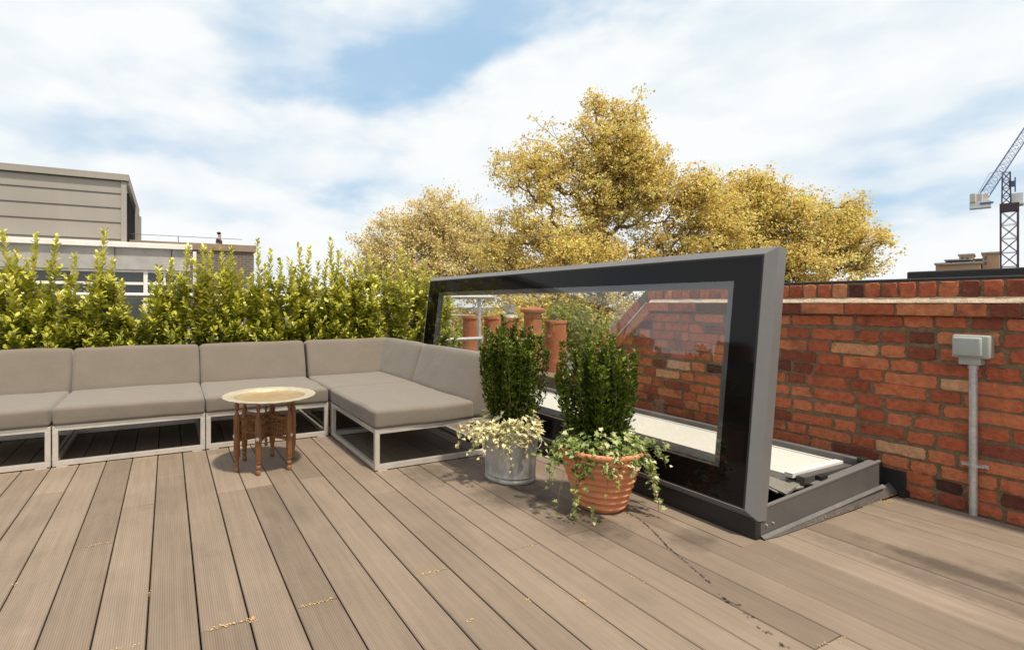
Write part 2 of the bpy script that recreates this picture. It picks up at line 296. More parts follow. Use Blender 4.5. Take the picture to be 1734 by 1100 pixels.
class MB:
    def __init__(s): s.v = []; s.f = []; s.t = []
    def add(s, vs, fs, tone=0.5):
        n = len(s.v); s.v += [tuple(v) for v in vs]; s.f += [tuple(i + n for i in f) for f in fs]; s.t += [tone] * len(vs); return s
    def box(s, lo, hi, tone=.5):
        x0, y0, z0 = lo; x1, y1, z1 = hi
        return s.add([(x0, y0, z0), (x1, y0, z0), (x1, y1, z0), (x0, y1, z0), (x0, y0, z1), (x1, y0, z1), (x1, y1, z1), (x0, y1, z1)],
                     [(0, 3, 2, 1), (4, 5, 6, 7), (0, 1, 5, 4), (1, 2, 6, 5), (2, 3, 7, 6), (3, 0, 4, 7)], tone)
    def bar(s, a, b, wd, ht, up=(0, 0, 1)):
        a = Vector(a); b = Vector(b); d = (b - a).normalized(); up = Vector(up)
        if abs(d.dot(up)) > .99: up = Vector((1, 0, 0))
        sd = d.cross(up).normalized(); u = sd.cross(d)
        vs = [p + sd * sx * wd / 2 + u * sy * ht / 2 for p in (a, b) for sx, sy in ((-1, -1), (1, -1), (1, 1), (-1, 1))]
        return s.add(vs, [(0, 1, 2, 3), (7, 6, 5, 4), (0, 4, 5, 1), (1, 5, 6, 2), (2, 6, 7, 3), (3, 7, 4, 0)])
    def tube(s, pts, rads, n=8, cap=True):
        pts = [Vector(p) for p in pts]
        if isinstance(rads, (int, float)): rads = [rads] * len(pts)
        base = len(s.v); ref = Vector((0, 0, 1))
        for i, p in enumerate(pts):
            d = (pts[min(i + 1, len(pts) - 1)] - pts[max(i - 1, 0)]).normalized()
            if abs(d.dot(ref)) > .95: ref = Vector((1, 0, 0))
            a = d.cross(ref).normalized(); b = d.cross(a); ref = a.cross(d) if abs(d.dot(ref)) < .3 else ref
            for k in range(n):
                t = 2 * math.pi * k / n; s.v.append(tuple(p + (a * math.cos(t) + b * math.sin(t)) * rads[i])); s.t.append(.5)
        for i in range(len(pts) - 1):
            for k in range(n):
                q = base + i * n; s.f.append((q + k, q + (k + 1) % n, q + n + (k + 1) % n, q + n + k))
        if cap:
            s.f.append(tuple(base + k for k in range(n))[::-1]); s.f.append(tuple(base + (len(pts) - 1) * n + k for k in range(n)))
        return s
    def lathe(s, prof, c=(0, 0, 0), n=48, cap0=True, cap1=True, rot=0, wob=None):
        base = len(s.v); c = Vector(c)
        for r, z in prof:
            for k in range(n):
                t = 2 * math.pi * k / n + rot; s.v.append((c.x + r * math.cos(t), c.y + r * math.sin(t), c.z + z)); s.t.append(.5)
        for i in range(len(prof) - 1):
            for k in range(n):
                q = base + i * n; s.f.append((q + k, q + (k + 1) % n, q + n + (k + 1) % n, q + n + k))
        if cap0: s.f.append(tuple(base + k for k in range(n))[::-1])
        if cap1: s.f.append(tuple(base + (len(prof) - 1) * n + k for k in range(n)))
        return s
    def poly_x(s, pts, x0, x1):   # polygon in the YZ plane extruded along X
        n = len(pts); vs = [(x0, y, z) for y, z in pts] + [(x1, y, z) for y, z in pts]
        return s.add(vs, [tuple(range(n)), tuple(range(2 * n - 1, n - 1, -1))] + [(i, i + n, (i + 1) % n + n, (i + 1) % n) for i in range(n)])
    def rbox(s, lo, hi, r=.02, n=10, puff=0.0, warp=None, k=3):
        lo = Vector(lo); hi = Vector(hi); c = (lo + hi) / 2; h = (hi - lo) / 2
        def coords(hh):
            e = [-hh + r * (1 - math.cos(math.pi / 2 * i / k)) * .999 for i in range(k)]
            m = [-(hh - r) + 2 * (hh - r) * i / n for i in range(n + 1)]
            return e + m + [-q for q in e[::-1]]
        cs = [coords(h[i]) for i in range(3)]
        for ax in range(3):
            u, v_ = (ax + 1) % 3, (ax + 2) % 3
            for sg in (-1, 1):
                base = len(s.v); nu, nv = len(cs[u]), len(cs[v_])
                for a in cs[u]:
                    for b in cs[v_]:
                        q = Vector((0, 0, 0)); q[ax] = sg * h[ax]; q[u] = a; q[v_] = b
                        inn = Vector([max(-(h[i] - r), min(h[i] - r, q[i])) for i in range(3)])
                        nn = (q - inn).normalized(); p = inn + nn * r
                        if puff: p += nn * puff * max(0, math.cos(a / h[u] * 1.5)) ** .5 * max(0, math.cos(b / h[v_] * 1.5)) ** .5
                        p += c
                        if warp: p = warp(p)
                        s.v.append(tuple(p)); s.t.append(.5)
                for i in range(nu - 1):
                    for j in range(nv - 1):
                        q = [base + i * nv + j, base + (i + 1) * nv + j, base + (i + 1) * nv + j + 1, base + i * nv + j + 1]
                        s.f.append(tuple(q if sg > 0 else q[::-1]))
        return s
    def build(s, name, m, parent=None, smooth=False, bevel=0, tone=False, weld=False):
        og = ORG[parent.name] if parent is not None else Vector((0, 0, 0))
        me = bpy.data.meshes.new(name); me.from_pydata([(a - og.x, b - og.y, c - og.z) for a, b, c in s.v], [], s.f); me.update()
        if tone:
            at = me.attributes.new('tone', 'FLOAT', 'POINT'); at.data.foreach_set('value', s.t)
        if weld:
            import bmesh
            bm = bmesh.new(); bm.from_mesh(me); bmesh.ops.remove_doubles(bm, verts=bm.verts, dist=1e-5); bmesh.ops.recalc_face_normals(bm, faces=bm.faces); bm.to_mesh(me); bm.free()
        return finish(me, name, m, parent, smooth, bevel)

def scatter(name, m, parent, tv, tf, pos, dirs, nrm, ln, wd, tone, smooth=False):
    """many small leaves as one mesh. template: x along the leaf (0..1), y across, z lift"""
    pos = np.asarray(pos, float); d = np.asarray(dirs, float); d /= np.linalg.norm(d, axis=1)[:, None] + 1e-9
    nr = np.asarray(nrm, float); b = np.cross(nr, d); b /= np.linalg.norm(b, axis=1)[:, None] + 1e-9; nr = np.cross(d, b)
    tv = np.asarray(tv, float); n = len(pos); k = len(tv)
    ln = np.asarray(ln, float).reshape(n, 1, 1); wd = np.asarray(wd, float).reshape(n, 1, 1)
    V = pos[:, None, :] + d[:, None, :] * tv[None, :, 0:1] * ln + b[:, None, :] * tv[None, :, 1:2] * wd + nr[:, None, :] * tv[None, :, 2:3] * ln
    if parent is not None: V = V - np.array(ORG[parent.name])
    V = V.reshape(-1, 3)
    lens = np.array([len(f) for f in tf]); flat = np.concatenate([np.array(f) for f in tf])
    loops = (flat[None, :] + (np.arange(n) * k)[:, None]).ravel()
    tot_ = np.tile(lens, n); st = np.concatenate([[0], np.cumsum(tot_)[:-1]])
    me = bpy.data.meshes.new(name); me.vertices.add(len(V)); me.vertices.foreach_set('co', V.ravel())
    me.loops.add(len(loops)); me.loops.foreach_set('vertex_index', loops.astype(np.int32))
    me.polygons.add(len(tot_)); me.polygons.foreach_set('loop_start', st.astype(np.int32)); me.polygons.foreach_set('loop_total', tot_.astype(np.int32))
    me.update(calc_edges=True)
    at = me.attributes.new('tone', 'FLOAT', 'POINT'); at.data.foreach_set('value', np.repeat(np.clip(tone, 0, 1), k).astype(np.float32))
    return finish(me, name, m, parent, smooth)
def unit(n):
    v = RNG.normal(size=(n, 3)); return v / np.linalg.norm(v, axis=1)[:, None]
LEAF_V = [(0, 0, 0), (.35, .5, .06), (.75, .42, .02), (1, 0, -.10), (.75, -.42, .02), (.35, -.5, .06), (.38, 0, -.04), (.75, 0, -.06)]
LEAF_F = [(0, 6, 1), (1, 6, 7, 2), (2, 7, 3), (0, 5, 6), (5, 4, 7, 6), (4, 3, 7)]
SM_V = [(0, 0, 0), (.5, .5, .08), (1, 0, 0), (.5, -.5, .08)]; SM_F = [(0, 2, 1), (0, 3, 2)]
ivy_out = [(0, 0), (-.12, .28), (.05, .52), (.22, .30), (.45, .50), (.52, .20), (1, 0), (.52, -.20), (.45, -.50), (.22, -.30), (.05, -.52), (-.12, -.28)]
IVY_V = [(x, y, .10 * abs(y) - .14 * max(x, 0) ** 2) for x, y in ivy_out] + [(.25, 0, -.03)]
IVY_F = [(12, (i + 1) % 12, i) for i in range(12)]

# ================================================================== SETTING
def struct(o): o['kind'] = 'structure'; return o
g = MB(); g.add([(-900, -900, -9.5), (900, -900, -9.5), (900, 900, -9.5), (-900, 900, -9.5)], [(0, 1, 2, 3)])
struct(g.build('ground', M['ground']))

# deck boards, each with its own tone; end joints where the photograph has them
WX = 3.463
PITCH = on_ground(152 + 94.65, 1100).x - on_ground(152, 1100).x
X0 = on_ground(152, 1100).x
joints = {}
for px, py in ((157, 924), (383, 1059), (537, 1021), (731, 969), (978, 902), (890, 925), (1404, 1086), (78, 836), (288, 808), (372, 767), (400, 830), (435, 824), (529, 808), (650, 834), (244, 855), (1150, 867)):
    p = on_ground(px, py); joints.setdefault(math.floor((p.x - X0) / PITCH), []).append(p.y)
dk = MB(); YB0, YB1 = -2.2, 5.2
for i in range(-40, 40):
    xa = X0 + i * PITCH; xb = xa + PITCH
    if xb < -4.5 or xa > WX - .03: continue
    gp = .0052 if i < 12 else .0036 if i < 17 else .0020
    y1 = YB1
    if xb > 2.26: y1 = 1.285
    if xa < 2.236 < xb:
        dk.box((xa + gp / 2, 1.287, -.024), (2.2335, YB1, 0), .45)
    xb2 = min(xb, WX - .012)
    js = sorted(joints.get(i, []))
    random.seed(i * 13 + 5)
    if not js: js = [] if random.random() < .3 else []
    ys = [YB0] + js + [y1]
    ys += []
    for a, b in zip(ys[:-1], ys[1:]):
        if b - a < .1: continue
        t = random.random()
        x0_, x1_, yA, yB, r_ = xa + gp / 2, xb2 - gp / 2, a + .0012, b - .0012, .0028
        dz = random.uniform(-.0006, .0006)
        dk.add([(x0_, yA, -.024), (x0_, yB, -.024), (x0_, yA, -r_), (x0_, yB, -r_), (x0_ + r_, yA + r_ * .4, dz), (x0_ + r_, yB - r_ * .4, dz),
                (x1_ - r_, yA + r_ * .4, dz), (x1_ - r_, yB - r_ * .4, dz), (x1_, yA, -r_), (x1_, yB, -r_), (x1_, yA, -.024), (x1_, yB, -.024)],
               [(0, 2, 3, 1), (2, 4, 5, 3), (4, 6, 7, 5), (6, 8, 9, 7), (8, 10, 11, 9), (0, 10, 8, 6, 4, 2), (1, 3, 5, 7, 9, 11)], t)
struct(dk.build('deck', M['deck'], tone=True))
un = MB(); un.box((-4.6, -2.3, -.10), (2.25, 5.3, -.03)); un.box((2.25, -2.3, -.10), (3.5, 1.28, -.03))
struct(un.build('deck_subframe', M['under']))

# small yellow debris lying in the joints and gaps
sp_ = []; 
random.seed(3)
def specks(px, py, n, sx_, sy_):
    p = on_ground(px, py)
    for _ in range(n): sp_.append((p.x + random.gauss(0, sx_), p.y + random.gauss(0, sy_), .002, random.uniform(.002, .006)))
for px, py, n, sx_, sy_ in ((157, 924, 22, .03, .003), (383, 1059, 50, .035, .004), (428, 1049, 30, .008, .008), (537, 1021, 40, .035, .004), (731, 969, 40, .035, .004), (894, 925, 14, .02, .003),
                            (988, 1018, 22, .008, .01), (894, 1016, 12, .006, .006), (78, 836, 6, .03, .003), (25, 989, 10, .006, .01), (253, 1003, 8, .004, .01), (794, 1050, 8, .01, .01),
                            (1080, 983, 14, .004, .04), (1498, 851, 60, .04, .012), (1404, 1086, 14, .03, .005), (210, 1097, 12, .02, .004)): specks(px, py, n, sx_, sy_)
for _ in range(90):
    sp_.append((random.uniform(-1.2, 3.3), random.uniform(.3, 3.5), .002, random.uniform(.001, .003)))
pos = [(a, b, c) for a, b, c, d in sp_]; ln_ = [d for *_, d in sp_]; n_ = len(pos)
dd = unit(n_); dd[:, 2] *= .1
db = scatter('fallen_debris', M['speck'], None, [(0, 0, 0), (.4, .6, .4), (1, 0, .1), (.4, -.6, .3)], [(0, 2, 1), (0, 3, 2)], pos, dd, np.tile([0, 0, 1.], (n_, 1)), ln_, ln_, RNG.random(n_))
db['kind'] = 'stuff'; tag(db, 'yellow crumbs and husks lying in the joints of the decking', 'debris')

# dried trickle of black dirt running across the boards from the terracotta pot
tr = MB(); random.seed(8)
path = [(1062, 868), (1085, 880), (1110, 903), (1130, 925), (1150, 942), (1165, 955), (1180, 968), (1200, 985), (1206, 992)]
for i in range(len(path) - 1):
    a, b = on_ground(*path[i]), on_ground(*path[i + 1]); seg = 9
    for k in range(seg):
        if random.random() < (.05 if i < 5 else .45): continue
        p = a.lerp(b, k / seg); q = a.lerp(b, (k + 1.1) / seg); w_ = random.uniform(.002, .0055)
        sd = (q - p).cross(Vector((0, 0, 1))).normalized() * w_; j = Vector((random.uniform(-.003, .003), random.uniform(-.003, .003), 0))
        z = Vector((0, 0, .0035)); m_ = (p + q) / 2 + j
        tr.add([p + z, m_ + sd + z, q + z + j, m_ - sd * .8 + z], [(0, 3, 2, 1)])
for px, py in ((1232, 1017), (1240, 1022), (1268, 1042), (1225, 1013), (1330, 1096), (1295, 1068)):
    p = on_ground(px, py); z = .0035
    for _ in range(7):
        qx_, qy_, r_ = p.x + random.gauss(0, .005), p.y + random.gauss(0, .011), random.uniform(.0012, .0034)
        tr.add([(qx_ - r_ * .6, qy_ - r_ * 2, z), (qx_ + r_ * .7, qy_ - r_, z), (qx_ + r_ * .3, qy_ + r_ * 2, z), (qx_ - r_ * .8, qy_ + r_, z)], [(0, 1, 2, 3)])
o = tr.build('dirt_trail', M['felt']); o['kind'] = 'stuff'; tag(o, 'thin broken black dirt trail running from the terracotta pot across the boards', 'stain')

# ================================================================== BRICK PARAPET WALL
random.seed(21)
def brick(mb, yc, zc, ln, ht, xf, xm, ang=0.0, tone=.5, rr=.010, jit=.0028):
    """one worn brick on the face of the wall (plane X=xf), standing proud of the mortar plane xm"""
    pts = []; hl, hh = ln / 2, ht / 2
    for (sx, sy) in ((1, 1), (-1, 1), (-1, -1), (1, -1)):
        a0 = {(1, 1): 0, (-1, 1): 90, (-1, -1): 180, (1, -1): 270}[(sx, sy)]
        for k in range(4):
            a = R(a0 + 30 * k); pts.append((sx * (hl - rr) + rr * math.cos(a), sy * (hh - rr) + rr * math.sin(a)))
        nx = {(1, 1): (0, 1), (-1, 1): (-1, 0), (-1, -1): (0, -1), (1, -1): (1, 0)}[(sx, sy)]
        m_ = 3 if nx[0] == 0 and ln > ht else 1
        for q in range(1, m_ + 1):
            if nx[1]: pts.append((nx[1] * -1 * -1 * (hl - rr) * (1 - 2 * q / (m_ + 1)), nx[1] * hh))
            else: pts.append((nx[0] * hl, -nx[0] * -1 * (hh - rr) * (1 - 2 * q / (m_ + 1)) * (1 if nx[0] < 0 else -1) * (1 if nx[0] < 0 else 1)))
    pts = [(a + random.gauss(0, jit), b + random.gauss(0, jit * .8)) for a, b in pts]
    pts.sort(key=lambda p: math.atan2(p[1] / hh, p[0] / hl))
    ca, sa = math.cos(ang), math.sin(ang); n = len(pts); vs = []
    tilt = random.uniform(-.0015, .0015)
    for s, xx in ((1.0, xm), (.985, xf + .0025), (.93, xf)):
        for a, b in pts:
            a2 = a * s if s > .99 else math.copysign(max(0, abs(a) - (1 - s) * hh * 1.3), a); b2 = b * s
            vs.append((xx + tilt + random.gauss(0, .0006), yc + a2 * ca - b2 * sa, zc + a2 * sa + b2 * ca))
    fs = []
    for l in range(2):
        for i in range(n): fs.append((l * n + i, l * n + (i + 1) % n, (l + 1) * n + (i + 1) % n, (l + 1) * n + i))
    fs.append(tuple(range(2 * n, 3 * n)))
    mb.add(vs, [f[::-1] for f in fs], tone)
def tone_():
    r = random.random()
    if r < .035: return random.uniform(0, .07)
    if r < .19: return random.uniform(.1, .32)
    if r < .90: return random.uniform(.32, .80)
    if r < .98: return random.uniform(.80, .92)
    return random.uniform(.92, 1)
wall = thing('brick_wall', (WX + .1, 1.5, 0), 'old red brick parapet wall with raised coping courses that drops down in a slope behind the glass', 'wall')
YS = 2.80; SL = R(44)                      # where the top turns down, and its slope
def toplim(y): return .930 if y < YS + .06 else .930 - (y - YS - .06) * math.tan(SL)
bk = MB(); CH = .0727
for i in range(13):
    z1 = .930 - i * CH; zc = z1 - CH / 2; y = -2.0 + random.uniform(0, .1); hd = i % 2
    while y < 4.6:
        hd = not hd if random.random() < .84 else False
        L_ = (random.uniform(.185, .215) if hd else random.uniform(.092, .112))
        if zc + .02 < toplim(y + L_ / 2) + .02 and zc > -.05:
            lim = toplim(y + L_)
            if lim > zc - .02:
                brick(bk, y + L_ / 2, zc + random.gauss(0, .0015) + .008 * math.sin(y * 1.7 + i), L_ - .0, CH - random.uniform(.012, .017), WX, WX + .007, random.gauss(0, .012), tone_())
        y += L_ + random.uniform(.010, .015)
# projecting ledge course and soldier course
y = -2.0
while y < YS:
    L_ = random.choice((.205, .21, .10, .215)); brick(bk, y + L_ / 2, .965, L_, .060, WX - .026, WX + .004, random.gauss(0, .006), tone_(), rr=.006, jit=.0015); y += L_ + .009
y = -2.0
while y < YS + .0:
    wd = random.uniform(.060, .067); brick(bk, y + wd / 2, 1.064, wd, random.uniform(.074, .082), WX - .002, WX + .006, random.gauss(0, .02), tone_(), rr=.007, jit=.002); y += wd + random.uniform(.007, .012)
# sloping part
dy, dz = math.cos(SL), -math.sin(SL)
def sl(t, off): return (YS + t * dy + off * math.sin(SL), .965 + t * dz + off * math.cos(SL))
t = .03
while t < 1.15:
    L_ = random.choice((.205, .21, .10)); a = sl(t + L_ / 2, 0); brick(bk, a[0], a[1], L_, .060, WX - .026, WX + .004, -SL, tone_(), rr=.006, jit=.0015); t += L_ + .009
t = .07
while t < 1.15:
    wd = random.uniform(.060, .067); a = sl(t + wd / 2, .100); brick(bk, a[0], a[1], wd, .080, WX - .002, WX + .006, -SL, tone_(), rr=.007, jit=.002); t += wd + .010
bk.build('bricks', M['brick'], wall, smooth='auto', tone=True)
endt = sl(1.17, .145); mt_ = MB()
mt_.poly_x([(-2.1, -.06), (4.7, -.06), (4.7, endt[1] - .0), (endt[0], endt[1]), (YS + .04, 1.108), (-2.1, 1.108)], WX + .004, WX + .225)
mt_.build('mortar_core', M['mortar'], wall)
lg = MB(); 
lg.poly_x([(-2.1, .932), (YS - .0, .932), (YS - .0, 1.0), (-2.1, 1.0)], WX - .020, WX + .02)
a0, a1, a2, a3 = sl(0, -.033), sl(1.16, -.033), sl(1.16, .033), sl(-.0, .033)
lg.add([(WX - .020, YS, .932), (WX - .020, a1[0], a1[1]), (WX - .020, a2[0], a2[1]), (WX - .020, YS, 1.0), (WX + .02, YS, .932), (WX + .02, a1[0], a1[1]), (WX + .02, a2[0], a2[1]), (WX + .02, YS, 1.0)],
       [(0, 3, 2, 1), (0, 1, 5, 4), (3, 7, 6, 2), (1, 2, 6, 5)])
lg.build('ledge_bed', M['mortar'], wall)
ml = MB(); nseg = 90
ys_ = [-2.1 + (YS + 2.1) * i / nseg for i in range(nseg + 1)]
vs = []; 
for y in ys_:
    j = .002 * math.sin(y * 31) + random.gauss(0, .0012)
    vs += [(WX - .027 + j, y, .998), (WX - .024 + j, y, 1.004 + j), (WX - .004, y, 1.024 + j), (WX + .004, y, 1.028)]
fs = [(i * 4 + k, i * 4 + k + 1, i * 4 + 5 + k, i * 4 + 4 + k) for i in range(nseg) for k in range(3)]
ml.add(vs, fs)
b0 = len(ml.v); vs = []
for i in range(31):
    t = i / 30 * 1.15
    for xx, off in ((WX - .027, .033), (WX - .024, .040), (WX - .004, .060), (WX + .004, .064)):
        q = sl(t, off); vs.append((xx, q[0], q[1]))
ml.add(vs, [(i * 4 + k, i * 4 + k + 1, i * 4 + 5 + k, i * 4 + 4 + k) for i in range(30) for k in range(3)])
ml.build('mortar_fillet', M['mortarlight'], wall, smooth=True)

# dark roof edge behind the wall
re_ = MB()
a = on_x(1320, 478, 4.0); b = on_x(1734, 466, 4.0); c = on_x(1535, 459, 4.0); d = on_x(1734, 452, 4.0)
re_.box((4.0, -2.2, .9), (4.3, 2.9, (a.z + b.z) / 2)); 
re_.box((4.15, -2.2, .9), (4.6, on_x(1535, 459, 4.15).y, on_x(1734, 452, 4.15).z))
tag(re_.build('roof_edge', M['felt'], bevel=.008), 'black felted roof edge in two steps showing above the brick wall', 'roof edge')

# ================================================================== ELECTRICAL BOX AND CONDUIT
bx = thing('junction_box', (WX - .03, 1.03, .70), 'grey plastic weatherproof socket box with a raised cover high on the brick wall', 'electrical box')
yb0, yb1, zb0, zb1 = on_x(1676, 600, WX - .06).y, on_x(1612, 600, WX - .06).y, on_x(1640, 606, WX - .06).z, on_x(1640, 567, WX - .06).z
MB().rbox((WX - .062, yb0, zb0), (WX + .0, yb1, zb1), .008, 2).build('housing', M['boxgrey'], bx, smooth=True, weld=True)
MB().rbox((WX - .082, yb0 + .022, zb0 + .010), (WX - .058, yb1 - .006, zb1 - .010), .007, 2).build('cover', M['boxgrey'], bx, smooth=True, weld=True)
MB().rbox((WX - .056, yb0 + .03, zb0 - .032), (WX - .004, yb1 - .020, zb0 + .004), .004, 2).build('cable_entry', M['boxgrey'], bx, smooth=True, weld=True)
for yy, zz in ((yb0 + .034, zb0 + .02), (yb1 - .018, zb0 + .02), (yb0 + .034, zb1 - .02), (yb1 - .018, zb1 - .02)): MB().tube([(WX - .081, yy, zz), (WX - .0845, yy, zz)], .0035, 8).build('cover_screw', M['galv'], bx)
cd = thing('conduit_pipe', (WX - .03, 1.03, 0), 'galvanised steel conduit running down the brick wall below the grey box', 'pipe')
yp = on_x(1648, 700, WX - .03).y; ztop = zb0 - .03
MB().tube([(WX - .03, yp, .0), (WX - .03, yp, ztop)], .0145, 16).build('pipe', M['galv'], cd, smooth='auto')
MB().tube([(WX - .03, yp, ztop - .02), (WX - .03, yp, ztop)], .0185, 16).build('gland', M['galv'], cd, smooth='auto')
zc = on_x(1648, 788, WX - .03).z
cl = MB(); cl.tube([(WX - .03, yp, zc - .009), (WX - .03, yp, zc + .009)], .0175, 16); cl.box((WX - .012, yp - .045, zc - .008), (WX - .002, yp + .045, zc + .008)); cl.box((WX - .034, yp - .036, zc - .004), (WX - .010, yp + .036, zc + .004))
cl.build('saddle_clip', M['galv'], cd, bevel=.001)
MB().tube([(WX - .014, yp - .038, zc), (WX - .018, yp - .038, zc)], .005, 10).build('screw', M['galv'], cd)
MB().tube([(WX - .014, yp + .038, zc), (WX - .018, yp + .038, zc)], .005, 10).build('screw', M['galv'], cd)

# ================================================================== OPENING GLASS ROOFLIGHT
sk = thing('roof_light', (2.6, 1.3, 0), 'long roof access skylight with its grey framed glass lid standing open', 'skylight')
PA = Vector((2.214, 0, .118)); PC = Vector((2.355, 0, 1.213)); LV = (PC - PA); LH = LV.length; LV.normalize(); LN = Vector((LV.z, 0, -LV.x))   # LN points to +X (back)
LY0, LY1 = 1.330, 4.452
def lp(y, v, wv): return Vector((PA.x, y, PA.z)) + LV * v + LN * wv
ch = .036; dp = .060
def ring(i_off0, w0, i_off1, w1, mb):
    a = [lp(LY0 - i_off0, -i_off0, w0), lp(LY1 + i_off0, -i_off0, w0), lp(LY1 + i_off0, LH + i_off0, w0), lp(LY0 - i_off0, LH + i_off0, w0)]
    b = [lp(LY0 - i_off1, -i_off1, w1), lp(LY1 + i_off1, -i_off1, w1), lp(LY1 + i_off1, LH + i_off1, w1), lp(LY0 - i_off1, LH + i_off1, w1)]
    mb.add(a + b, [(i, (i + 1) % 4, 4 + (i + 1) % 4, 4 + i) for i in range(4)])
fm = MB()
for q in ((-.004, .004, 0, 0), (0, 0, ch, ch), (ch, ch, ch, ch + dp), (ch, ch + dp, -.02, ch + dp), (-.02, ch + dp, -.02, .014), (-.02, .014, -.004, .004)): ring(*q, fm)
fo = fm.build('lid_frame', M['frame'], sk, weld=True, bevel=.0015)
gk = MB(); ring(-.002, .0035, -.010, .0025, gk); gk.build('rubber_gasket', M['felt'], sk)
# glass pane with its black printed border
def slab(mb, y0, y1, v0, v1, w0, w1):
    vs = [lp(y, v, ww) for ww in (w0, w1) for y, v in ((y0, v0), (y1, v0), (y1, v1), (y0, v1))]
    mb.add(vs, [(0, 1, 2, 3), (7, 6, 5, 4), (0, 4, 5, 1), (1, 5, 6, 2), (2, 6, 7, 3), (3, 7, 4, 0)])
OY0, OY1, OV0, OV1 = 1.455, 4.262, (.262 - .118) / LV.z, (1.10 - .118) / LV.z
gp_ = MB(); gp_.add([lp(LY0 + .14 * 0 + (OY0 - LY0), OV0, .006), lp(OY1, OV0, .006), lp(OY1, OV1, .006), lp(OY0, OV1, .006)], [(0, 3, 2, 1)])
gp_.build('glass_pane', M['glass'], sk)
fb = MB(); e = .004
slab(fb, LY0 + e, LY1 - e, 0 + e, OV0, .004, .010); slab(fb, LY0 + e, LY1 - e, OV1, LH - e, .004, .010); slab(fb, LY0 + e, OY0, OV0, OV1, .004, .010); slab(fb, OY1, LY1 - e, OV0, OV1, .004, .010)
fb.build('black_border', M['frit'], sk)
sb = MB(); q = .028
slab(sb, OY0, OY0 + q, OV0, OV1 - q - .004, .012, .045); slab(sb, OY1 - .008, OY1, OV0, OV1 - q - .004, .012, .045); slab(sb, OY0, OY1, OV1 - q - .004, OV1, .012, .045)
sb.build('spacer_bar', M['spacer'], sk)
ib = MB(); slab(ib, LY0 + .01, LY1 - .01, .01, OV0 - .002, .012, .07); slab(ib, LY0 + .01, LY1 - .01, OV1 + .002, LH - .01, .012, .07); slab(ib, LY0 + .01, OY0 - .002, OV0, OV1, .012, .07); slab(ib, OY1 + .002, LY1 - .01, OV0, OV1, .012, .07)
ib.build('inner_frame', M['kerb'], sk)
# kerb round the opening: front, sides (rising gently to the wall), back
KX0, KX1 = 2.262, 3.272; KT0, KT1 = .122, .188; KB1 = .069
kb = MB()
def kside(mb, ya, yb, t0=KT0, t1=KT1, b0=-.02, b1=KB1 - .03):
    vs = [(x, y, z) for x, zt, zb in ((KX0 + .012, t0, b0), (KX1, t1, b1)) for y in (ya, yb) for z in (zb, zt)]
    mb.add(vs, [(0, 1, 3, 2), (4, 6, 7, 5), (0, 4, 5, 1), (2, 3, 7, 6), (1, 5, 7, 3), (0, 2, 6, 4)])
kside(kb, 1.300, 1.312); kb.build('side_kerb', M['kerb'], sk, bevel=.002)
k2 = MB(); kside(k2, 4.44, 4.485); k2.build('side_kerb', M['kerb'], sk, bevel=.002)
# rolled top lip on the near side kerb
lp_ = MB()
lp_.bar((KX0 + .02, 1.304, KT0 + .004), (KX1 + .012, 1.304, KT1 + .004), .014, .012); lp_.bar((2.74, 1.334, KT0 + .020), (KX1 + .012, 1.334, KT1 - .007), .030, .014)
lp_.build('side_lip', M['frame'], sk, bevel=.003)
kf = MB(); kf.box((KX0 - .028, 1.297, -.02), (KX0 + .010, 4.487, .086)); kf.build('front_skirt', M['kerbblack'], sk, bevel=.003)
kr_ = MB(); kr_.box((KX1 - .03, 1.346, -.02), (KX1 + .012, 4.438, KT1 - .002)); kr_.build('back_kerb', M['lead'], sk, bevel=.002)
# shallow tray between kerb and wall, flashing along the near side
tg = MB(); tg.box((KX1 + .014, 1.36, -.02), (WX - .012, 4.5, .15)); tg.build('gutter_tray', M['lead'], sk, bevel=.004)
fl = MB(); fl.add([(2.272, 1.298, .004), (3.30, 1.298, .066), (3.452, 1.33, .05), (3.452, 1.288, .006), (2.36, 1.272, .005), (2.272, 1.28, .004)], [(0, 5, 4, 3, 2, 1)])
fl.add([(2.272, 1.298, .012), (3.30, 1.298, .074), (3.30, 1.284, .064), (2.272, 1.284, .003)], [(0, 3, 2, 1)])
fl.build('side_flashing', M['lead'], sk)
lt = []
for _ in range(160): 
    x = 2.45 + .95 * random.random() ** .7; lt.append((x, 1.279 + random.uniform(-.004, .006), .012 + random.random() * .004))
lo_ = scatter('dry_leaf_litter', M['litter'], None, [(0, 0, 0), (.4, .6, .4), (1, 0, .1), (.4, -.6, .3)], [(0, 2, 1), (0, 3, 2)], lt, unit(160), np.tile([0, 0, 1.], (160, 1)), RNG.uniform(.003, .009, 160), RNG.uniform(.002, .005, 160), RNG.random(160))
lo_['kind'] = 'stuff'; tag(lo_, 'line of dry orange leaf litter along the flashing at the foot of the skylight', 'litter')
uf = MB(); uf.box((WX - .022, 1.262, .0), (WX - .008, 4.5, .125)); uf.box((KX1 + .014, 1.352, .04), (WX - .022, 1.366, .152)); uf.box((3.40, 1.250, .0), (WX - .006, 1.275, .03))
uf.build('wall_upstand', M['felt'], sk, bevel=.003)
# bolts and catches
for px, py in ((1297, 888), (1308, 884)):
    p = on_y(px, py, 1.30); MB().tube([(p.x, 1.301, p.z), (p.x, 1.294, p.z)], .0042, 10).build('bolt', M['galv'], sk, smooth='auto')
for px, py, zz in ((1460, 776, .19), (1390, 805, .17)):
    p = on_ground(px, py, zz); MB().rbox((p.x - .03, p.y - .016, zz - .02), (p.x + .03, p.y + .012, zz + .006), .004, 1).build('lid_catch', M['kerbblack'], sk, smooth=True, weld=True)
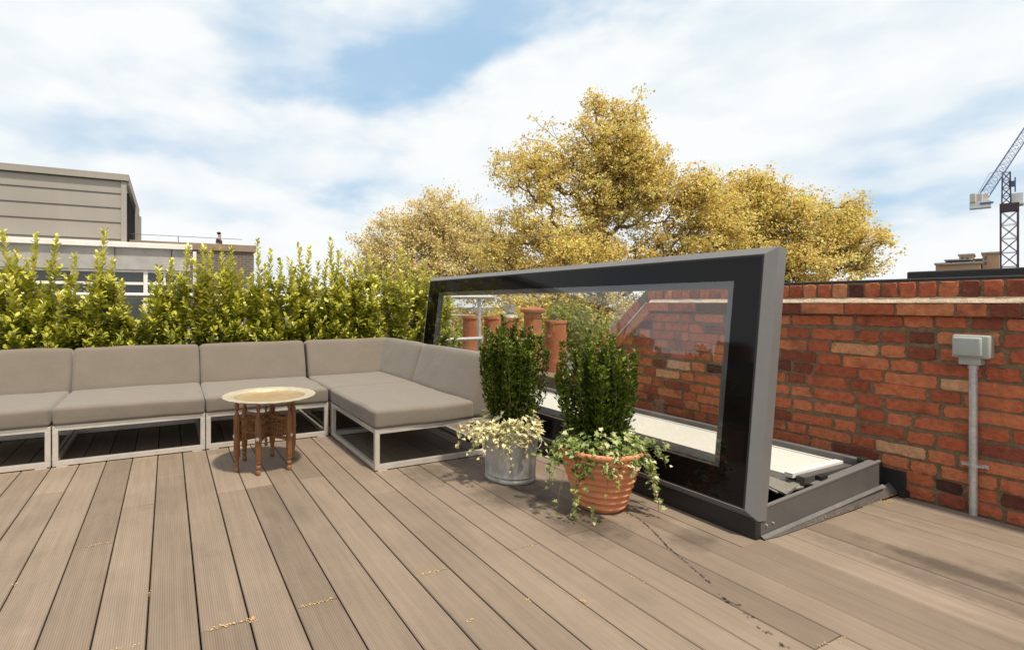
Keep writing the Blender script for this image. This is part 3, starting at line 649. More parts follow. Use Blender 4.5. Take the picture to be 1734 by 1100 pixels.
# white lining of the far reveal and inner rails
wl = MB(); wl.box((2.780, 1.475, .10), (3.225, 4.40, .150)); wl.build('white_reveal', M['white'], sk, bevel=.002)
wf = MB(); wf.box((2.775, 1.438, .138), (3.24, 1.474, .160)); wf.box((3.226, 1.474, .105), (3.240, 4.4, .156)); wf.build('reveal_trim', M['whitepaint'], sk)
ir = MB(); ir.box((2.80, 1.398, .07), (3.255, 1.436, .150)); ir.box((2.79, 1.475, .05), (2.80, 4.4, .10)); ir.build('inner_rail', M['kerb'], sk, bevel=.002)
ic = MB(); ic.box((2.80, 1.352, .06), (3.24, 1.396, .120)); ic.build('seal_channel', M['felt'], sk)
# ribbed aluminium tread of the hatch stair
def ribs(a, b, wdir, wid, th):
    mb = MB(); a = Vector(a); b = Vector(b); wdir = Vector(wdir).normalized(); up = (b - a).cross(wdir).normalized()
    if up.z < 0: up = -up
    nr = 15
    for i in range(nr):
        o_ = wdir * (i + .5) / nr * wid; mb.bar(a + o_, b + o_, wid / nr * .62, th, up=up)
    mb.bar(a + wdir * wid / 2 - up * th * .5, b + wdir * wid / 2 - up * th * .5, wid, th * .6, up=up)
    return mb
ra, rb_, rc_ = on_ground(1286, 780, .135), on_ground(1362, 814, .115), on_ground(1331, 838, .088); rb = ribs(ra, rb_, rc_ - rb_, (rc_ - rb_).length, .012); rb.build('stair_tread', M['rib'], sk)
# stair well
wlw = MB(); 
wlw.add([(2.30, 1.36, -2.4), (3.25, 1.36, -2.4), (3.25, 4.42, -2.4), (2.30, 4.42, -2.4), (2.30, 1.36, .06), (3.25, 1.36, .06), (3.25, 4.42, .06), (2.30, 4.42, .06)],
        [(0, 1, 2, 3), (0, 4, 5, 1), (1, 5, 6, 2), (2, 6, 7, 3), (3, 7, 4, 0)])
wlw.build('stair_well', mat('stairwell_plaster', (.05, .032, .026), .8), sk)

# ================================================================== SOFA
SEC = 'grey corner sofa set out along the hedge'
FZ = .250; SZ = .362; BZ = .650
def loop_frame(mb, p, q, z0, z1, ax, wd=.030, th=.026):
    """rectangular frame between points p and q (xy) from z0 to z1"""
    (x0, y0), (x1, y1) = p, q; d = Vector((x1 - x0, y1 - y0, 0)).normalized()
    a = Vector((x0, y0, 0)); b = Vector((x1, y1, 0)); h = wd / 2
    mb.bar(a + Vector((0, 0, z0 + h)), b + Vector((0, 0, z0 + h)), th, wd)
    mb.bar(a + Vector((0, 0, z1 - h)), b + Vector((0, 0, z1 - h)), th, wd)
    mb.bar(a + d * h + Vector((0, 0, z0 + wd)), a + d * h + Vector((0, 0, z1 - wd)), th, wd, up=d)
    mb.bar(b - d * h + Vector((0, 0, z0 + wd)), b - d * h + Vector((0, 0, z1 - wd)), th, wd, up=d)
def sofa_frame(root, x0, x1, y0, y1, wd=.03):
    h = .013; z0 = .006
    f = MB(); loop_frame(f, (x0, y0 + h), (x1, y0 + h), z0, FZ, 0, wd); f.build('front_frame', M['alu'], root, bevel=.0015)
    f = MB(); loop_frame(f, (x0, y1 - h), (x1, y1 - h), z0, FZ, 0, wd); f.build('back_frame', M['alu'], root, bevel=.0015)
    for x in (x0 + h, x1 - h):
        f = MB(); f.bar((x, y0 + 2 * h, z0 + .015), (x, y1 - 2 * h, z0 + .015), .024, .028); f.bar((x, y0 + 2 * h, FZ - .015), (x, y1 - 2 * h, FZ - .015), .024, .028); f.build('side_rail', M['alu'], root, bevel=.0015)
    f = MB()
    for t in (.33, .66): f.bar((x0 + 2 * h, y0 + (y1 - y0) * t, FZ - .02), (x1 - 2 * h, y0 + (y1 - y0) * t, FZ - .02), .05, .016)
    f.build('slat', M['alu'], root)
    for x in (x0 + .05, x1 - .05): MB().box((x - .03, y0 + .002, 0), (x + .03, y0 + .024, .006)).build('foot_pad', M['whitepaint'], root)
def settle(p):  # gentle sag and unevenness of upholstery
    n = mnoise.noise(p * 3.1) * .007 + mnoise.noise(p * 8.0) * .0030 + mnoise.noise(Vector((p.x * 22, p.y * 9, p.z * 5))) * .0012
    return p + Vector((n * .6, n * .6, n))
def seat_cushion(root, x0, x1, y0, y1):
    MB().rbox((x0 + .003, y0, FZ + .002), (x1 - .003, y1, SZ), .020, 12, .006, settle, 4).build('seat_cushion', M['fabric'], root, smooth=True, weld=True)
def back_cushion(root, x0, x1, y0, y1, side='y', name='back_cushion'):
    ext = {'y': (x0 + .003, y0, x1 - .003, y1), 'x': (x0, y0 + .003, x1, y1 - .003)}[side]
    def wp(p):
        t = max(0, (p.z - SZ) / (BZ - SZ))
        if side == 'y': d = (p.y - y0) / (y1 - y0); p = Vector((p.x, p.y + (1 - d) * t * .105, p.z + (1 - d) * t * .012))
        else: d = (p.x - x0) / (x1 - x0); p = Vector((p.x + (1 - d) * t * .105, p.y, p.z + (1 - d) * t * .012))
        return settle(p)
    MB().rbox((ext[0], ext[1], FZ + .002), (ext[2], ext[3], BZ), .028, 12, .006, wp, 4).build(name, M['fabric'], root, smooth=True, weld=True)
YF, YM, YK = 3.690, 4.345, 4.560
mods = [(-2.372, -1.506, 'armless sofa section cut off by the left edge of the photo'), (-1.503, -.640, 'leftmost taupe sofa section, cut by the photo edge'),
        (-.632, .230, 'full taupe sofa section between the cut one and the one behind the table'), (.236, 1.090, 'armless taupe sofa section behind the small brass tray table')]
for i, (xa, xb, lab) in enumerate(mods):
    if i == 0: continue
    r_ = thing('sofa_section', ((xa + xb) / 2, (YF + YK) / 2, 0), lab, 'sofa', SEC)
    sofa_frame(r_, xa, xb, YF, YK); seat_cushion(r_, xa, xb, YF - .012, YM + .02); back_cushion(r_, xa, xb, YM, YK)
CX0, CX1, CXM = 1.112, 1.985, 1.772
r_ = thing('corner_sofa_section', (1.55, 4.12, 0), 'corner section of the taupe outdoor sofa where its two backs meet', 'sofa', SEC)
sofa_frame(r_, CX0, CX1, YF, YK); MB().rbox((CX0 + .003, YF - .0, FZ + .002), (CXM + .02, YM + .02, SZ), .020, 12, .006, settle, 4).build('seat_cushion', M['fabric'], r_, smooth=True, weld=True)
back_cushion(r_, CX0, CX1 - .10, YM, YK); back_cushion(r_, CXM, CX1, YF + .0, YK - .03, 'x')
r_ = thing('end_sofa_section', (1.55, 3.2, 0), 'end sofa section beside the potted shrubs, its back towards the glass lid', 'sofa', SEC)
CY0, CY1 = 2.785, 3.676
sofa_frame(r_, CX0 - .004, CX1, CY0, CY1); MB().rbox((CX0 - .006, CY0 - .010, FZ + .002), (CXM + .02, CY1 + .006, SZ), .020, 12, .006, settle, 4).build('seat_cushion', M['fabric'], r_, smooth=True, weld=True)
back_cushion(r_, CXM, CX1, CY0 - .010, CY1 + .005, 'x')

# ================================================================== BRASS TRAY TABLE
TC = Vector((.547, 3.19, 0)); TZ = .420
tb = thing('tray_stand', TC, 'six legged carved dark wood folding stand with bone inlay holding the brass tray', 'table')
prof = [(.009, 0), (.013, .004), (.0145, .014), (.013, .026), (.0085, .032), (.0085, .034), (.0135, .040), (.0145, .048), (.011, .056), (.0085, .060), (.0125, .066), (.0145, .076), (.0135, .088)]
prof2 = [(.0165, .0895), (.0185, .094), (.0185, .325), (.0165, .332)]
prof3 = [(.0145, .333), (.013, .340), (.0085, .352), (.0075, .362), (.010, .372), (.0125, .384), (.0125, .396), (.010, .402), (.010, TZ - .004)]
legs = []
for k in range(6):
    a = R((17, 68, 125, 197, 247, 306)[k]); p = TC + Vector((math.cos(a), math.sin(a), 0)) * .186; legs.append((a, p))
    lgm = MB(); lgm.lathe(prof, p, 14); lgm.lathe(prof2, p, 8, rot=a + R(22.5)); lgm.lathe(prof3, p, 14)
    lo = lgm.build('leg', M['wood'], tb, smooth='auto')
    fl_ = MB(); out = Vector((math.cos(a), math.sin(a), 0)); tn = Vector((-out.y, out.x, 0)); c0 = p + out * .0180 + Vector((0, 0, .213))
    fl_.add([c0] + [c0 + (tn * math.cos(R(15 * j)) + Vector((0, 0, 1)) * math.sin(R(15 * j))) * (.0135 * (.32 + .68 * abs(math.cos(R(45 * j)))) ) for j in range(24)], [(0, j + 1, (j + 1) % 24 + 1) for j in range(24)])
    for v_i in range(len(fl_.v)): fl_.v[v_i] = tuple(Vector(fl_.v[v_i]) + out * .0012)
    fl_.build('flower_inlay', M['inlay'], lo)
# carved panels from each leg to the central post
for k, (a, p) in enumerate(legs):
    dv = (TC - p).normalized(); e0 = p + dv * .016; e1 = TC - dv * .010; pm = MB()
    for z, hh in ((.305, .016), (.265, .007), (.185, .014)): pm.bar(e0 + Vector((0, 0, z)), e1 + Vector((0, 0, z)), .012, hh)
    # fretwork of small rings between the rails
    for j in range(4):
        for zz in (.207, .243):
            c = e0.lerp(e1, (j + .5) / 4) + Vector((0, 0, zz)); pts = [c + dv * .0155 * math.cos(t) + Vector((0, 0, .0155 * math.sin(t))) for t in np.linspace(0, 2 * math.pi, 9)]
            pm.tube(pts, .0030, 5, cap=False)
            pm.bar(c - dv * .015, c + dv * .015, .004, .004); pm.bar(c - Vector((0, 0, .015)), c + Vector((0, 0, .015)), .004, .004)
    for j in range(5):
        c = e0.lerp(e1, j / 4); pm.bar(c + Vector((0, 0, .19)), c + Vector((0, 0, .30)), .006, .006)
    pm.build('carved_panel', M['wood'], tb)
cp = MB(); cp.lathe([(.004, .118), (.010, .124), (.012, .134), (.007, .144), (.011, .154), (.006, .164), (.008, .172), (.008, .33), (.005, .336), (.010, .346), (.011, .354), (.006, .364), (.002, .372)], TC, 14)
cp.build('centre_post', M['wood'], tb, smooth='auto')
ty = MB()
pr_ = [(.0, -.013), (.10, -.013), (.190, -.0125), (.200, -.008), (.208, .004), (.216, .0075), (.262, .0090), (.2685, .0105), (.271, .0085), (.268, .006), (.219, .0035), (.206, -.010), (.194, -.0165), (.0, -.0165)]
pr_ = [(r * 1.015, z) for r, z in pr_]
n = 96; base = []; TT = TC + Vector((.014, -.045, 0))
for r, z in pr_:
    for k in range(n):
        t = 2 * math.pi * k / n; rip = .0007 * math.sin(24 * t) if r > .25 else .0009 * math.sin(r * 210) * (1 + .5 * math.sin(t * 12)) if .02 < r < .19 and z > -.01 else 0
        base.append((TT.x + r * math.cos(t), TT.y + r * math.sin(t), TZ + .0125 + z + rip))
ty.v = base; ty.t = [.5] * len(base)
for i in range(len(pr_) - 1):
    for k in range(n): ty.f.append((i * n + k, i * n + (k + 1) % n, (i + 1) * n + (k + 1) % n, (i + 1) * n + k))
ty.t = [(1.0 if r > .207 else .15) for r, z in pr_ for k in range(n)]
tray = ty.build('brass_tray', M['brass'], None, smooth=True, tone=True)
tag(tray, 'round beaten brass tray with a broad pale rim on the carved wooden stand', 'tray')

# ================================================================== POTS WITH SHRUBS AND IVY
def fw_unit(x, y): v = Vector((x, y, 0)).normalized(); return v
ZC = Vector((1.775, 2.372, 0)); ZH = .285
zp = thing('zinc_planter', ZC, 'weathered grey zinc bucket planter beside the end of the sofa', 'planter')
zb = MB(); zb.lathe([(.134, 0), (.142, .004), (.1445, .012), (.1425, .020), (.1395, .024), (.1405, .030), (.143, .036), (.141, .042), (.142, .06), (.158, .262), (.159, .270), (.163, .274), (.1655, .281), (.163, .288), (.158, .290), (.153, .284), (.148, .24), (.143, .24)], ZC, 72, cap1=False)
zb.build('bucket', M['zinc'], zp, smooth='auto')
MB().lathe([(.148, .245), (.08, .258), (.001, .262)], ZC, 32, cap0=False, cap1=False).build('soil', M['soil'], zp, smooth=True)
for a in (R(115), R(295)):
    c = ZC + Vector((math.cos(a), math.sin(a), 0)) * .160 + Vector((0, 0, .225)); tn = Vector((-math.sin(a), math.cos(a), 0))
    MB().tube([c + tn * .05 * math.cos(t) + Vector((0, 0, -.03 * math.sin(t))) + Vector((math.cos(a), math.sin(a), 0)) * .008 for t in np.linspace(0, math.pi, 9)], .0035, 7).build('handle', M['galv'], zp, smooth=True)
RC = Vector((1.925, 1.848, 0)); RH = .305
tp = thing('terracotta_planter', RC, 'orange ribbed terracotta pot in front of the open skylight', 'planter')
pf = [(.085, 0), (.096, .002), (.100, .008)]
nr_ = 8
for i in range(nr_):
    z0 = .012 + i * .036; r0 = .102 + i * .0103 - (.004 if i == nr_ - 1 else 0)
    for j, (dr, dz_) in enumerate(((0, 0), (.0080, .007), (.0115, .015), (.0095, .023), (.001, .031))): pf.append((r0 + dr + .0093 * dz_ / .036, z0 + dz_))
pf += [(.186, .302), (.193, .308), (.196, .318), (.194, .328), (.188, .332), (.178, .328), (.172, .29), (.168, .28)]
pf = [(r * 1.03, z * .905) for r, z in pf]
MB().lathe(pf, RC, 72, cap1=False).build('pot', M['terracotta'], tp, smooth=True)
MB().lathe([(.162, .262), (.09, .274), (.001, .278)], RC, 32, cap0=False, cap1=False).build('soil', M['soil'], tp, smooth=True)

def box_shrub(name, C, z0, spires, label, seed):
    rg = np.random.default_rng(seed); root = thing(name, C + Vector((0, 0, z0)), label, 'shrub', 'upright box shrubs in pots')
    P, D, Nn, L, T = [], [], [], [], []; stems = MB()
    for (dx, dy, zt, spread) in spires:
        b0_ = Vector((C.x + dx * .30, C.y + dy * .30, z0 - .01)); top = Vector((C.x + dx, C.y + dy, zt)); mid = Vector((C.x + dx * .95, C.y + dy * .95, z0 + (zt - z0) * .40))
        pts = []
        for i in range(13):
            t = i / 12; p = b0_ * (1 - t) ** 2 + mid * 2 * t * (1 - t) + top * t * t; p += Vector(rg.normal(0, .003, 3)); pts.append(p)
        stems.tube(pts, [.0035 - .0022 * i / 12 for i in range(13)], 5)
        m = int(430 * (zt - z0) / .6)
        for q in range(m):
            t = rg.random() ** .85; t = .06 + .94 * t; i = min(11, int(t * 12)); p = pts[i].lerp(pts[i + 1], t * 12 - i) if t < 1 else pts[12]
            an = rg.random() * 6.283; rad = spread * (1 - .72 * max(0, t - .45) / .55) * math.sqrt(rg.random()) * (0.65 + .35 * min(1, t * 4))
            o_ = Vector((math.cos(an), math.sin(an), 0)); pp = p + o_ * rad
            P.append(pp); D.append(o_ * rg.uniform(.3, .9) + Vector((0, 0, rg.uniform(.4, 1.1)))); Nn.append(Vector((0, 0, 1)) + o_ * -.3 + Vector(rg.normal(0, .3, 3)))
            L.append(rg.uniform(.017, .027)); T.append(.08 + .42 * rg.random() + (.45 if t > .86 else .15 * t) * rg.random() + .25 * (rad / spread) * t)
    stems.build('stems', M['twig'], root, smooth=True)
    n = len(P); L = np.array(L)
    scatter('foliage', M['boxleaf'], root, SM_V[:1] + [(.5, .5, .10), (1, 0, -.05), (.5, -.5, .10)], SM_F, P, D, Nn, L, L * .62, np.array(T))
    return root
def spire_set(n, rx, z_lo, z_hi, seed, lean, skew=0):
    rg = np.random.default_rng(seed); out = []
    rt = Vector((C_, -S_, 0))
    for i in range(n):
        a = i * 2.39996; r = rx * math.sqrt((i + .5) / n); dx, dy = r * math.cos(a), r * math.sin(a)
        z = z_lo + (z_hi - z_lo) * (1 - (r / rx) ** 2 * .75) + rg.normal(0, .035)
        out.append((dx, dy, z, rg.uniform(.030, .042)))
    return out
sp1 = spire_set(24, .158, .70, .875, 4, 0); sp2 = spire_set(24, .150, .64, .80, 9, 0)
# shoots leaning outwards and the tallest spires
rt = Vector((C_, -S_, 0))
for dx_, zt in ((.215, .72), (-.13, .85), (.03, .905), (.12, .86), (.17, .80), (-.16, .76)): sp1.append((rt.x * dx_, rt.y * dx_, zt, .030))
for dx_, zt in ((.175, .76), (-.19, .80), (-.06, .86), (.06, .84), (-.2, .70), (.13, .73), (.165, .66), (-.205, .64)): sp2.append((rt.x * dx_, rt.y * dx_, zt, .030))
box_shrub('box_shrub', ZC, .262, sp1, 'dark green upright box shrub growing in the zinc bucket', 31)
box_shrub('box_shrub', RC, .277, sp2, 'dark green upright box shrub growing in the terracotta pot', 32)

def ivy(name, C, rr, z0, m, label, trails, seed, tshift, nbase):
    rg = np.random.default_rng(seed); root = thing(name, C + Vector((0, 0, z0)), label, 'ivy', 'variegated ivy in pots'); P, D, Nn, L, T = [], [], [], [], []; vn = MB()
    def leaf(p, out, size, t, rn=.45):
        P.append(p); D.append(out + Vector(rg.normal(0, .4, 3)) + Vector((0, 0, -.2))); Nn.append(Vector((0, 0, .9)) + out * .7 + Vector(rg.normal(0, rn, 3))); L.append(size); T.append(t)
    for i in range(nbase):
        a = rg.random() * 6.283; r = rr * (.62 + .52 * rg.random()); o_ = Vector((math.cos(a), math.sin(a), 0)); z = z0 + .045 - max(0, r - rr * .9) * 1.1 + rg.normal(0, .026)
        leaf(Vector((C.x, C.y, 0)) + o_ * r + Vector((0, 0, z)), o_, rg.uniform(.020, .036), rg.random() * .75 + tshift)
    for (an, reach, drop, rise, nl, ts) in trails:
        a = R(an); o_ = Vector((math.cos(a), math.sin(a), 0)); pts = []
        st_ = Vector((C.x, C.y, z0 + .01)) + o_ * rr * .6
        edge = Vector((C.x, C.y, z0 + .035 + rise)) + o_ * (rr + .03 + reach * .45)
        end = Vector((C.x, C.y, z0 - drop)) + o_ * (rr + .02 + reach)
        sw = Vector((-o_.y, o_.x, 0)) * rg.normal(0, .03)
        for i in range(15):
            t = i / 14; p = st_ * (1 - t) ** 2 + edge * 2 * t * (1 - t) + end * t * t + sw * math.sin(t * 5) + Vector(rg.normal(0, .003, 3)); p.z = max(p.z, .008); pts.append(p)
        vn.tube(pts, [.0017 - .0008 * i / 14 for i in range(15)], 5)
        for q in range(nl):
            t = rg.uniform(.12, 1); i = min(13, int(t * 14)); p = pts[i].lerp(pts[i + 1], t * 14 - i)
            dv = Vector(rg.normal(0, 1, 3)); dv = (dv + o_ * .6).normalized()
            leaf(p + dv * rg.uniform(.004, .020), dv, rg.uniform(.018, .034) * (1.05 - .3 * t), rg.random() * .75 + ts)
    vn.build('stems', M['vine'], root, smooth=True); L = np.array(L)
    scatter('leaves', m, root, IVY_V, IVY_F, P, D, Nn, L, L * rg.uniform(.75, 1.1, len(L)), np.array(T))
# bearings in degrees, world; camera side of a pot is about -128
tz = [(-128, .00, .20, .0, 40, .3), (-134, .005, .10, .0, 26, .3), (-150, .02, .07, .01, 40, .3), (-165, .07, .05, .03, 44, .35), (-172, .12, .03, .05, 46, .3), (178, .10, .10, .04, 46, .3), (170, .16, .02, .07, 40, .35), (-160, .13, .11, .03, 44, .25),
      (-110, .0, .07, .0, 30, .3), (-85, .01, .05, .0, 24, .3), (-70, .0, .03, .0, 20, .3), (-142, .0, .06, .0, 26, .3), (-100, .005, .10, .0, 22, .28), (185, .18, .06, .05, 40, .3), (-120, .0, .05, 0, 24, .35), (150, .06, .05, .02, 20, .3)]
ivy('trailing_ivy', ZC, .150, .275, M['ivyc'], 'cream and yellow trailing ivy spilling over the rim of the zinc bucket', tz, 51, .28, 640)
tt = [(172, .10, .10, .04, 48, .05), (-178, .14, .16, .03, 44, .0), (165, .07, .04, .05, 44, .15), (-165, .05, .30, .0, 60, .0), (-158, .02, .22, .0, 46, .0), (-150, .04, .32, .01, 36, -.05), (-172, .12, .24, .02, 14, -.1), (-120, .005, .15, .0, 22, .05),
      (-128, .0, .07, .0, 30, .1), (-100, .0, .12, .0, 16, .2), (-112, .01, .08, .01, 34, .25), (-90, .01, .09, .01, 34, .3), (-62, .05, .12, .03, 40, .2), (-48, .10, .07, .06, 36, .15), (-40, .14, .02, .07, 20, .1), (-58, .07, .26, .02, 56, .3),
      (-50, .05, .20, .02, 46, .3), (-66, .03, .14, .01, 36, .2), (-140, .01, .10, 0, 30, .05), (-75, .02, .10, .01, 34, .2), (-35, .08, .05, .03, 22, .1), (-162, .10, .31, 0, 10, -.1), (160, .12, .06, .03, 26, .15)]
ivy('trailing_ivy', RC, .172, .292, M['ivyg'], 'green and cream variegated ivy hanging down the ribbed terracotta pot', tt, 52, .16, 680)

# ================================================================== HEDGE SHRUBS BEHIND THE SOFA
HY0 = 4.95
tops = [[(4, 392), (28, 425), (62, 395), (96, 400), (-30, 410), (44, 440), (15, 470)], [(125, 432), (112, 470), (150, 470), (178, 386), (190, 440), (205, 475), (214, 520), (165, 430)],
        [(240, 520), (268, 452), (290, 440), (318, 415), (258, 480), (305, 470), (232, 545), (225, 575)], [(345, 418), (358, 425), (376, 420), (395, 445), (392, 420), (330, 440), (410, 460)], [(435, 408), (458, 425), (475, 440), (448, 450), (420, 470), (470, 480)],
        [(505, 414), (524, 420), (490, 440), (512, 450), (498, 470), (540, 445)], [(560, 408), (574, 424), (552, 440), (585, 450), (566, 460)], [(600, 445), (625, 424), (612, 440), (640, 440), (595, 470), (650, 460)], [(678, 420), (660, 450), (690, 440), (718, 440), (704, 455), (735, 460), (760, 480)]]
hl = ['bushy green hedge shrub at the far left edge behind the sofa', 'hedge shrub with the tallest single shoot, just left of the gap showing the white window', 'hedge shrub right of the gap that shows the white window',
      'hedge shrub directly below the person on the roof', 'hedge shrub with one tall shoot covering the right end of the brown brick building', 'hedge shrub with paired tall shoots above the joint before the corner section',
      'hedge shrub with twin leafy shoots where the golden trees begin', 'hedge shrub behind the inner corner of the sofa', 'last hedge shrub, reaching the left end of the glass lid']
for gi, tl in enumerate(tops):
    rg = np.random.default_rng(100 + gi); xm = sum(t[0] for t in tl) / len(tl); Cb = on_y(xm, 590, HY0); Cb.z = 0.25
    root = thing('hedge_shrub', Cb, hl[gi], 'shrub', 'evergreen hedge shrubs behind the sofa'); P, D, Nn, L, T = [], [], [], [], []; st_ = MB()
    def shoot(a, b, dens, sz, young):
        ln = (b - a).length; n = 9; bend = Vector(rg.normal(0, .02, 3)); bend.z = 0
        pts = [a.lerp(b, i / n) + bend * math.sin(math.pi * i / n) for i in range(n + 1)]
        st_.tube(pts, [.0048 - .0034 * i / n for i in range(n + 1)], 5)
        m = int(dens * ln)
        for q in range(m):
            t = (q + rg.random()) / m; i = min(n - 1, int(t * n)); p = pts[i].lerp(pts[i + 1], t * n - i); an = q * 2.4 + rg.normal(0, .5)
            ax = (b - a).normalized(); o_ = Vector((math.cos(an), math.sin(an), 0)); o_ = (o_ - ax * o_.dot(ax)).normalized()
            up = .55 + .8 * t ** 2
            P.append(p + o_ * .004); D.append(o_ + ax * up + Vector(rg.normal(0, .18, 3))); Nn.append(ax - o_ * .5 + Vector(rg.normal(0, .28, 3)))
            s_ = sz * rg.uniform(.72, 1.12) * (1 - .35 * t ** 3); L.append(s_)
            T.append(np.clip(.10 + .38 * rg.random() + young * (.12 + .45 * t * rg.random()) + (p.z - .6) * .22, 0, 1))
    xs_l = [t[0] for t in tl]; extra_t = [(rg.uniform(min(xs_l) - 8, max(xs_l) + 8), rg.uniform(455, 520)) for _ in range(4)]
    if gi in (1, 2): extra_t = [t for t in extra_t if not 212 < t[0] < 240]
    for (px, py) in list(tl) + extra_t:
        top = on_y(px, py, HY0 + rg.normal(0, .10)); base = Vector((Cb.x * .35 + top.x * .65, HY0 + rg.normal(0, .06), .28)); shoot(base, top, 112, .076, 1)
        Lm = (top - base).length
        for q in range(13):
            t = .12 + .66 * rg.random(); p = base.lerp(top, t); an = rg.random() * 6.283; le = rg.uniform(.16, .34) * (1.15 - t)
            e_ = p + Vector((math.cos(an) * le * .62, math.sin(an) * le * .6, le * rg.uniform(.7, 1.1))); shoot(p, e_, 112, .064, .7)
    st_.build('stems', M['stem'], root, smooth=True); L = np.array(L)
    scatter('foliage', M['laurel'], root, LEAF_V, LEAF_F, P, D, Nn, L, L * rg.uniform(.44, .62, len(L)), np.array(T))
# planter trough that the hedge grows from
for k, (xa, xb, lb) in enumerate(((-1.75, .42, 'long dark planter trough under the left half of the hedge'), (.48, 2.75, 'long dark planter trough under the right half of the hedge'))):
    t_ = thing('hedge_trough', ((xa + xb) / 2, HY0, 0), lb, 'planter', 'troughs under the hedge')
    m_ = MB(); m_.box((xa, HY0 - .17, 0), (xb, HY0 - .15, .36)); m_.box((xa, HY0 + .15, 0), (xb, HY0 + .17, .36)); m_.box((xa, HY0 - .15, 0), (xa + .02, HY0 + .15, .36)); m_.box((xb - .02, HY0 - .15, 0), (xb, HY0 + .15, .36)); m_.build('trough', M['kerb'], t_)
    MB().box((xa + .02, HY0 - .15, .2), (xb - .02, HY0 + .15, .33)).build('soil', M['soil'], t_)

# low brick parapet behind the hedge
pw = MB(); pw.box((-5, 5.55, -1), (3.0, 5.78, .585)); pt = thing('low_parapet', (0, 5.6, 0), 'low red brick parapet glimpsed under the hedge behind the sofa', 'wall')
pw.build('brickwork', M['coursed'], pt); MB().box((-5, 5.53, .587), (3.0, 5.80, .625)).build('coping', M['coping'], pt)

# scaffold guard rail behind
GY = 5.38
gr = thing('guard_rail', (on_y(815, 503, GY).x, GY, 0), 'galvanised scaffold tube guard rail behind the hedge, its end post seen through the glass', 'railing')
ph = on_y(815, 503, GY); xe = on_y(834, 503, GY).x
MB().tube([(-4, GY, ph.z), (xe, GY, ph.z)], .0242, 12).build('top_rail', M['galv'], gr, smooth='auto')
zl = on_y(815, 573, GY).z
MB().tube([(-4, GY, zl), (ph.x, GY, zl)], .0242, 12).build('mid_rail', M['galv'], gr, smooth='auto')
for xx in (ph.x, ph.x - 2.4, ph.x - 4.8): MB().tube([(xx, GY + .05, -.1), (xx, GY + .05, ph.z + .03)], .0242, 12).build('post', M['galv'], gr, smooth='auto')
for zz in (ph.z, zl): MB().tube([(ph.x, GY + .02, zz - .035), (ph.x, GY + .02, zz + .035)], .035, 12).build('coupler', M['galv'], gr, smooth='auto')

# ================================================================== NEIGHBOUR'S CHIMNEY
PY = 5.9
ck = thing('chimney_stack', (4.6, PY, -2), 'brick chimney stack behind the glass lid carrying five clay pots', 'chimney')
zs_ = -.12; MB().box((3.75, PY - .32, -3), (5.7, PY + .32, zs_ - .1)).build('brickwork', M['coursed'], ck); MB().box((3.70, PY - .37, zs_ - .098), (5.75, PY + .37, zs_)).build('stack_cap', M['mortarlight'], ck, bevel=.01)
for (px, ytop, hw, kind, lb) in ((800, 534, 17, 0, 'plain clay chimney pot at the left end of the row, partly behind the rail post'), (834, 535, 14.5, 0, 'plain clay chimney pot just right of the rail post'), (864, 537, 16, 1, 'clay chimney pot wearing a small metal cowl'),
                                 (902, 533, 15, 2, 'clay chimney pot with a wide flared terracotta cap'), (941, 542, 17.5, 0, 'plain clay chimney pot at the right end of the row')):
    c = on_y(px, ytop, PY); fwd = c.x * S_ + c.y * C_; r = hw * fwd / FP; o = thing('chimney_pot', (c.x, PY, zs_), lb, 'chimney pot', 'clay chimney pots beyond the skylight'); h = c.z - zs_
    MB().lathe([(r * 1.12, 0), (r * 1.12, .05), (r * 1.02, .07), (r * .97, h - .05), (r * 1.03, h - .045), (r * 1.04, h - .01), (r, h), (r * .86, h), (r * .84, h - .2)], (c.x, PY, zs_), 28, cap1=False).build('clay_body', M['potterra'], o, smooth='auto')
    MB().lathe([(.001, h - .2), (r * .84, h - .2)], (c.x, PY, zs_), 28, cap0=False, cap1=False).build('flue', M['soil'], o)
    if kind == 1: MB().lathe([(r * .85, h), (r * .8, h + .02), (r * .3, h + .05), (r * .32, h + .06), (r * .55, h + .075), (r * .58, h + .165), (r * .60, h + .17), (r * .5, h + .165)], (c.x, PY, zs_), 20).build('cowl', M['galv'], o, smooth='auto')
    if kind == 2: MB().lathe([(r * .95, h), (r * .95, h + .02), (r * 1.32, h + .045), (r * 1.36, h + .075), (r * 1.30, h + .09), (r * .6, h + .115), (r * .3, h + .12)], (c.x, PY, zs_), 28).build('cap', M['potterra'], o, smooth='auto')
AY = 6.6
ae = thing('tv_aerial', on_y(749, 590, AY), 'thin metal television aerial left of the chimney pots seen through the glass', 'aerial')
MB().tube([on_y(749, 640, AY), on_y(748, 533, AY)], .014, 8).build('mast', M['galv'], ae); MB().tube([on_y(745, 533, AY), on_y(790, 534, AY + .3)], .012, 8).build('boom', M['galv'], ae)
MB().tube([on_y(765, 508, AY), on_y(757, 532, AY), on_y(768, 566, AY)], .010, 6).build('reflector', M['galv'], ae)
el_m = MB()
for px in (766, 773, 780, 786): q = on_y(px, 533.5, AY + .1); el_m.tube([q - Vector((.12, -.12, 0)), q + Vector((.12, -.12, 0))], .006, 6)
el_m.build('element', M['galv'], ae)

